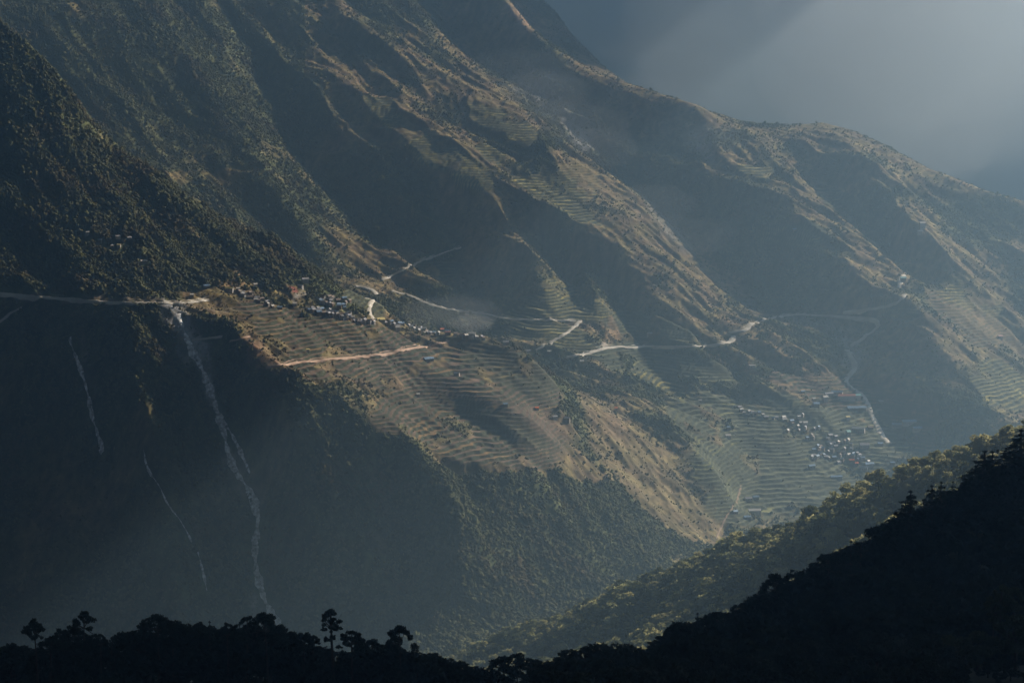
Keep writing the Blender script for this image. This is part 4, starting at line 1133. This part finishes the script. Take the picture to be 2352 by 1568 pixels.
# sunlit spur behind: a closed canopy, the nearest trees singly
cand = []
for D_ in np.arange(1380, 3200, 10.5):
    stp = 12.5 / D_ * FPX
    a = 950 + rnd.uniform(0, stp)
    while a < 2430:
        aa = a + rnd.uniform(-.35, .35) * stp; x, y, _z = unproj(aa, 1300, D_ + rnd.uniform(-3, 3)); a += stp
        g = hz_near(x, y); h = rnd.choice([rnd.uniform(6, 11), rnd.uniform(11, 19)]) * (0.85 + 0.3 * math.sin(x / 47.0) * math.cos(y / 61.0))
        qx_, qy_ = project(x, y, g + h)
        if qy_ > np.interp(qx_, ox, oy) + 25: continue
        g2 = hz_near(x, y + 12)
        if (g2 - g) / 12 < -0.75: continue
        cand.append((x, y, g, h, D_, qx_))
print('spur trees', len(cand))
front_ = sorted([c for c in cand if 1150 < c[5] < 2330], key=lambda c: c[4])
# those that stand clear of the black ridge outline and show largest
vis = [c for c in front_ if project(c[0], c[1], c[2] + c[3] * .6)[1] < np.interp(c[5], ox, oy) - 6]
single = vis[:105]; ids_ = set(id(c) for c in single); mass = [c for c in cand if id(c) not in ids_]
for c in single:
    m = rnd.choice([M_leafA, M_leafA, M_leafC, M_leafB])
    nm_ = {'leaf_olive': 'olive green rounded tree', 'leaf_yellowish': 'yellowish rounded tree', 'leaf_dark': 'dark green rounded tree'}[m.name]
    plant_tree('broadleaf_tree', 'mid', rnd.randint(0, 7), m, (c[0], c[1], c[2] - .5), c[3], rnd.uniform(.95, 1.3), rnd.uniform(0, 6.28),
               nm_ + ' in the canopy of the partly sunlit spur behind the black ridge', nm_ + 's on the sunlit spur')
v4 = [merged_variant(broadleaf(60 + k, 520, 0.062)) for k in range(6)]
P = np.array([(a[0], a[1], a[2] - .4) for a in mass]); H = np.array([a[3] for a in mass])
base = np.array([(0.24, 0.245, 0.12), (0.06, 0.07, 0.03), (0.33, 0.32, 0.16), (0.15, 0.16, 0.08)])
cl_ = base[rng.integers(0, 4, len(P))] * (0.8 + .4 * rng.random((len(P), 1)))
sw = scatter_mesh('spur_forest', v4, P, H, H * (0.95 + .35 * rng.random(len(P))), cl_, M_spur)
tag(sw, 'dense leafy canopy clothing the farther part of the sunlit spur', 'forest', kind='stuff')

# ------------------------------------------------------------------ mist and smoke
def vol_blob(name, loc, rad, dens, col, g, label, cat, seed):
    v, f = ico_sphere_np(4)
    n = fbm(v[:, 0] * 1.7 + seed, v[:, 1] * 1.7 + v[:, 2] * 1.3, 3, 400 + seed)
    o = link(name, np_mesh(name, v * (1 + .3 * n)[:, None] * np.array(rad), f, True)); o.location = loc
    m = bpy.data.materials.new(name + '_air'); m.use_nodes = True; n_ = m.node_tree; n_.nodes.remove(n_.nodes['Principled BSDF'])
    p = n_.nodes.new('ShaderNodeVolumePrincipled'); p.inputs['Density'].default_value = dens; p.inputs['Color'].default_value = (*col, 1)
    p.inputs['Anisotropy'].default_value = g
    n_.links.new(p.outputs[0], n_.nodes['Material Output'].inputs['Volume']); o.data.materials.append(m)
    tag(o, label, cat, group=('ravine mist' if seed > 4 else None), kind='stuff'); return o
vol_blob('mist', unproj(2160, 60, 7000), (430, 900, 380), 0.0006, (.85, .92, 1), .6, 'bright mist glowing beyond the skyline', 'mist', 1)
vol_blob('mist', unproj(2050, 60, 7400), (750, 1200, 420), 0.00025, (.85, .92, 1), .6, 'thin mist spreading around the bright patch', 'mist', 2)

for k, (a_, b_, d_, rr_, dn_) in enumerate([(1250,215,5560,(90,120,45),.0007),(1300,290,5450,(120,120,50),.0006),(1360,340,5380,(90,130,38),.0006),(1420,250,5620,(150,150,70),.0003),(1200,170,5640,(110,110,50),.0004),(1500,470,5180,(80,140,34),.0005),(1570,540,5060,(90,150,30),.0004),(1640,330,5380,(60,70,40),.0007)]):
    vol_blob('mist', unproj(a_, b_, d_), rr_, dn_, (.75, .87, 1), .6, 'bluish mist lying in the ravine below the summit ridge', 'mist', 5 + k)
vol_blob('smoke', unproj(1085, 742, 4330), (34, 30, 14), 0.0035, (.8, .87, 1), .5, 'pale smoke hanging over the right end of the ridge village', 'smoke', 3)
vol_blob('smoke', unproj(1035, 715, 4380), (80, 50, 24), 0.0011, (.8, .87, 1), .5, 'thin smoke drifting above the ridge village', 'smoke', 4)
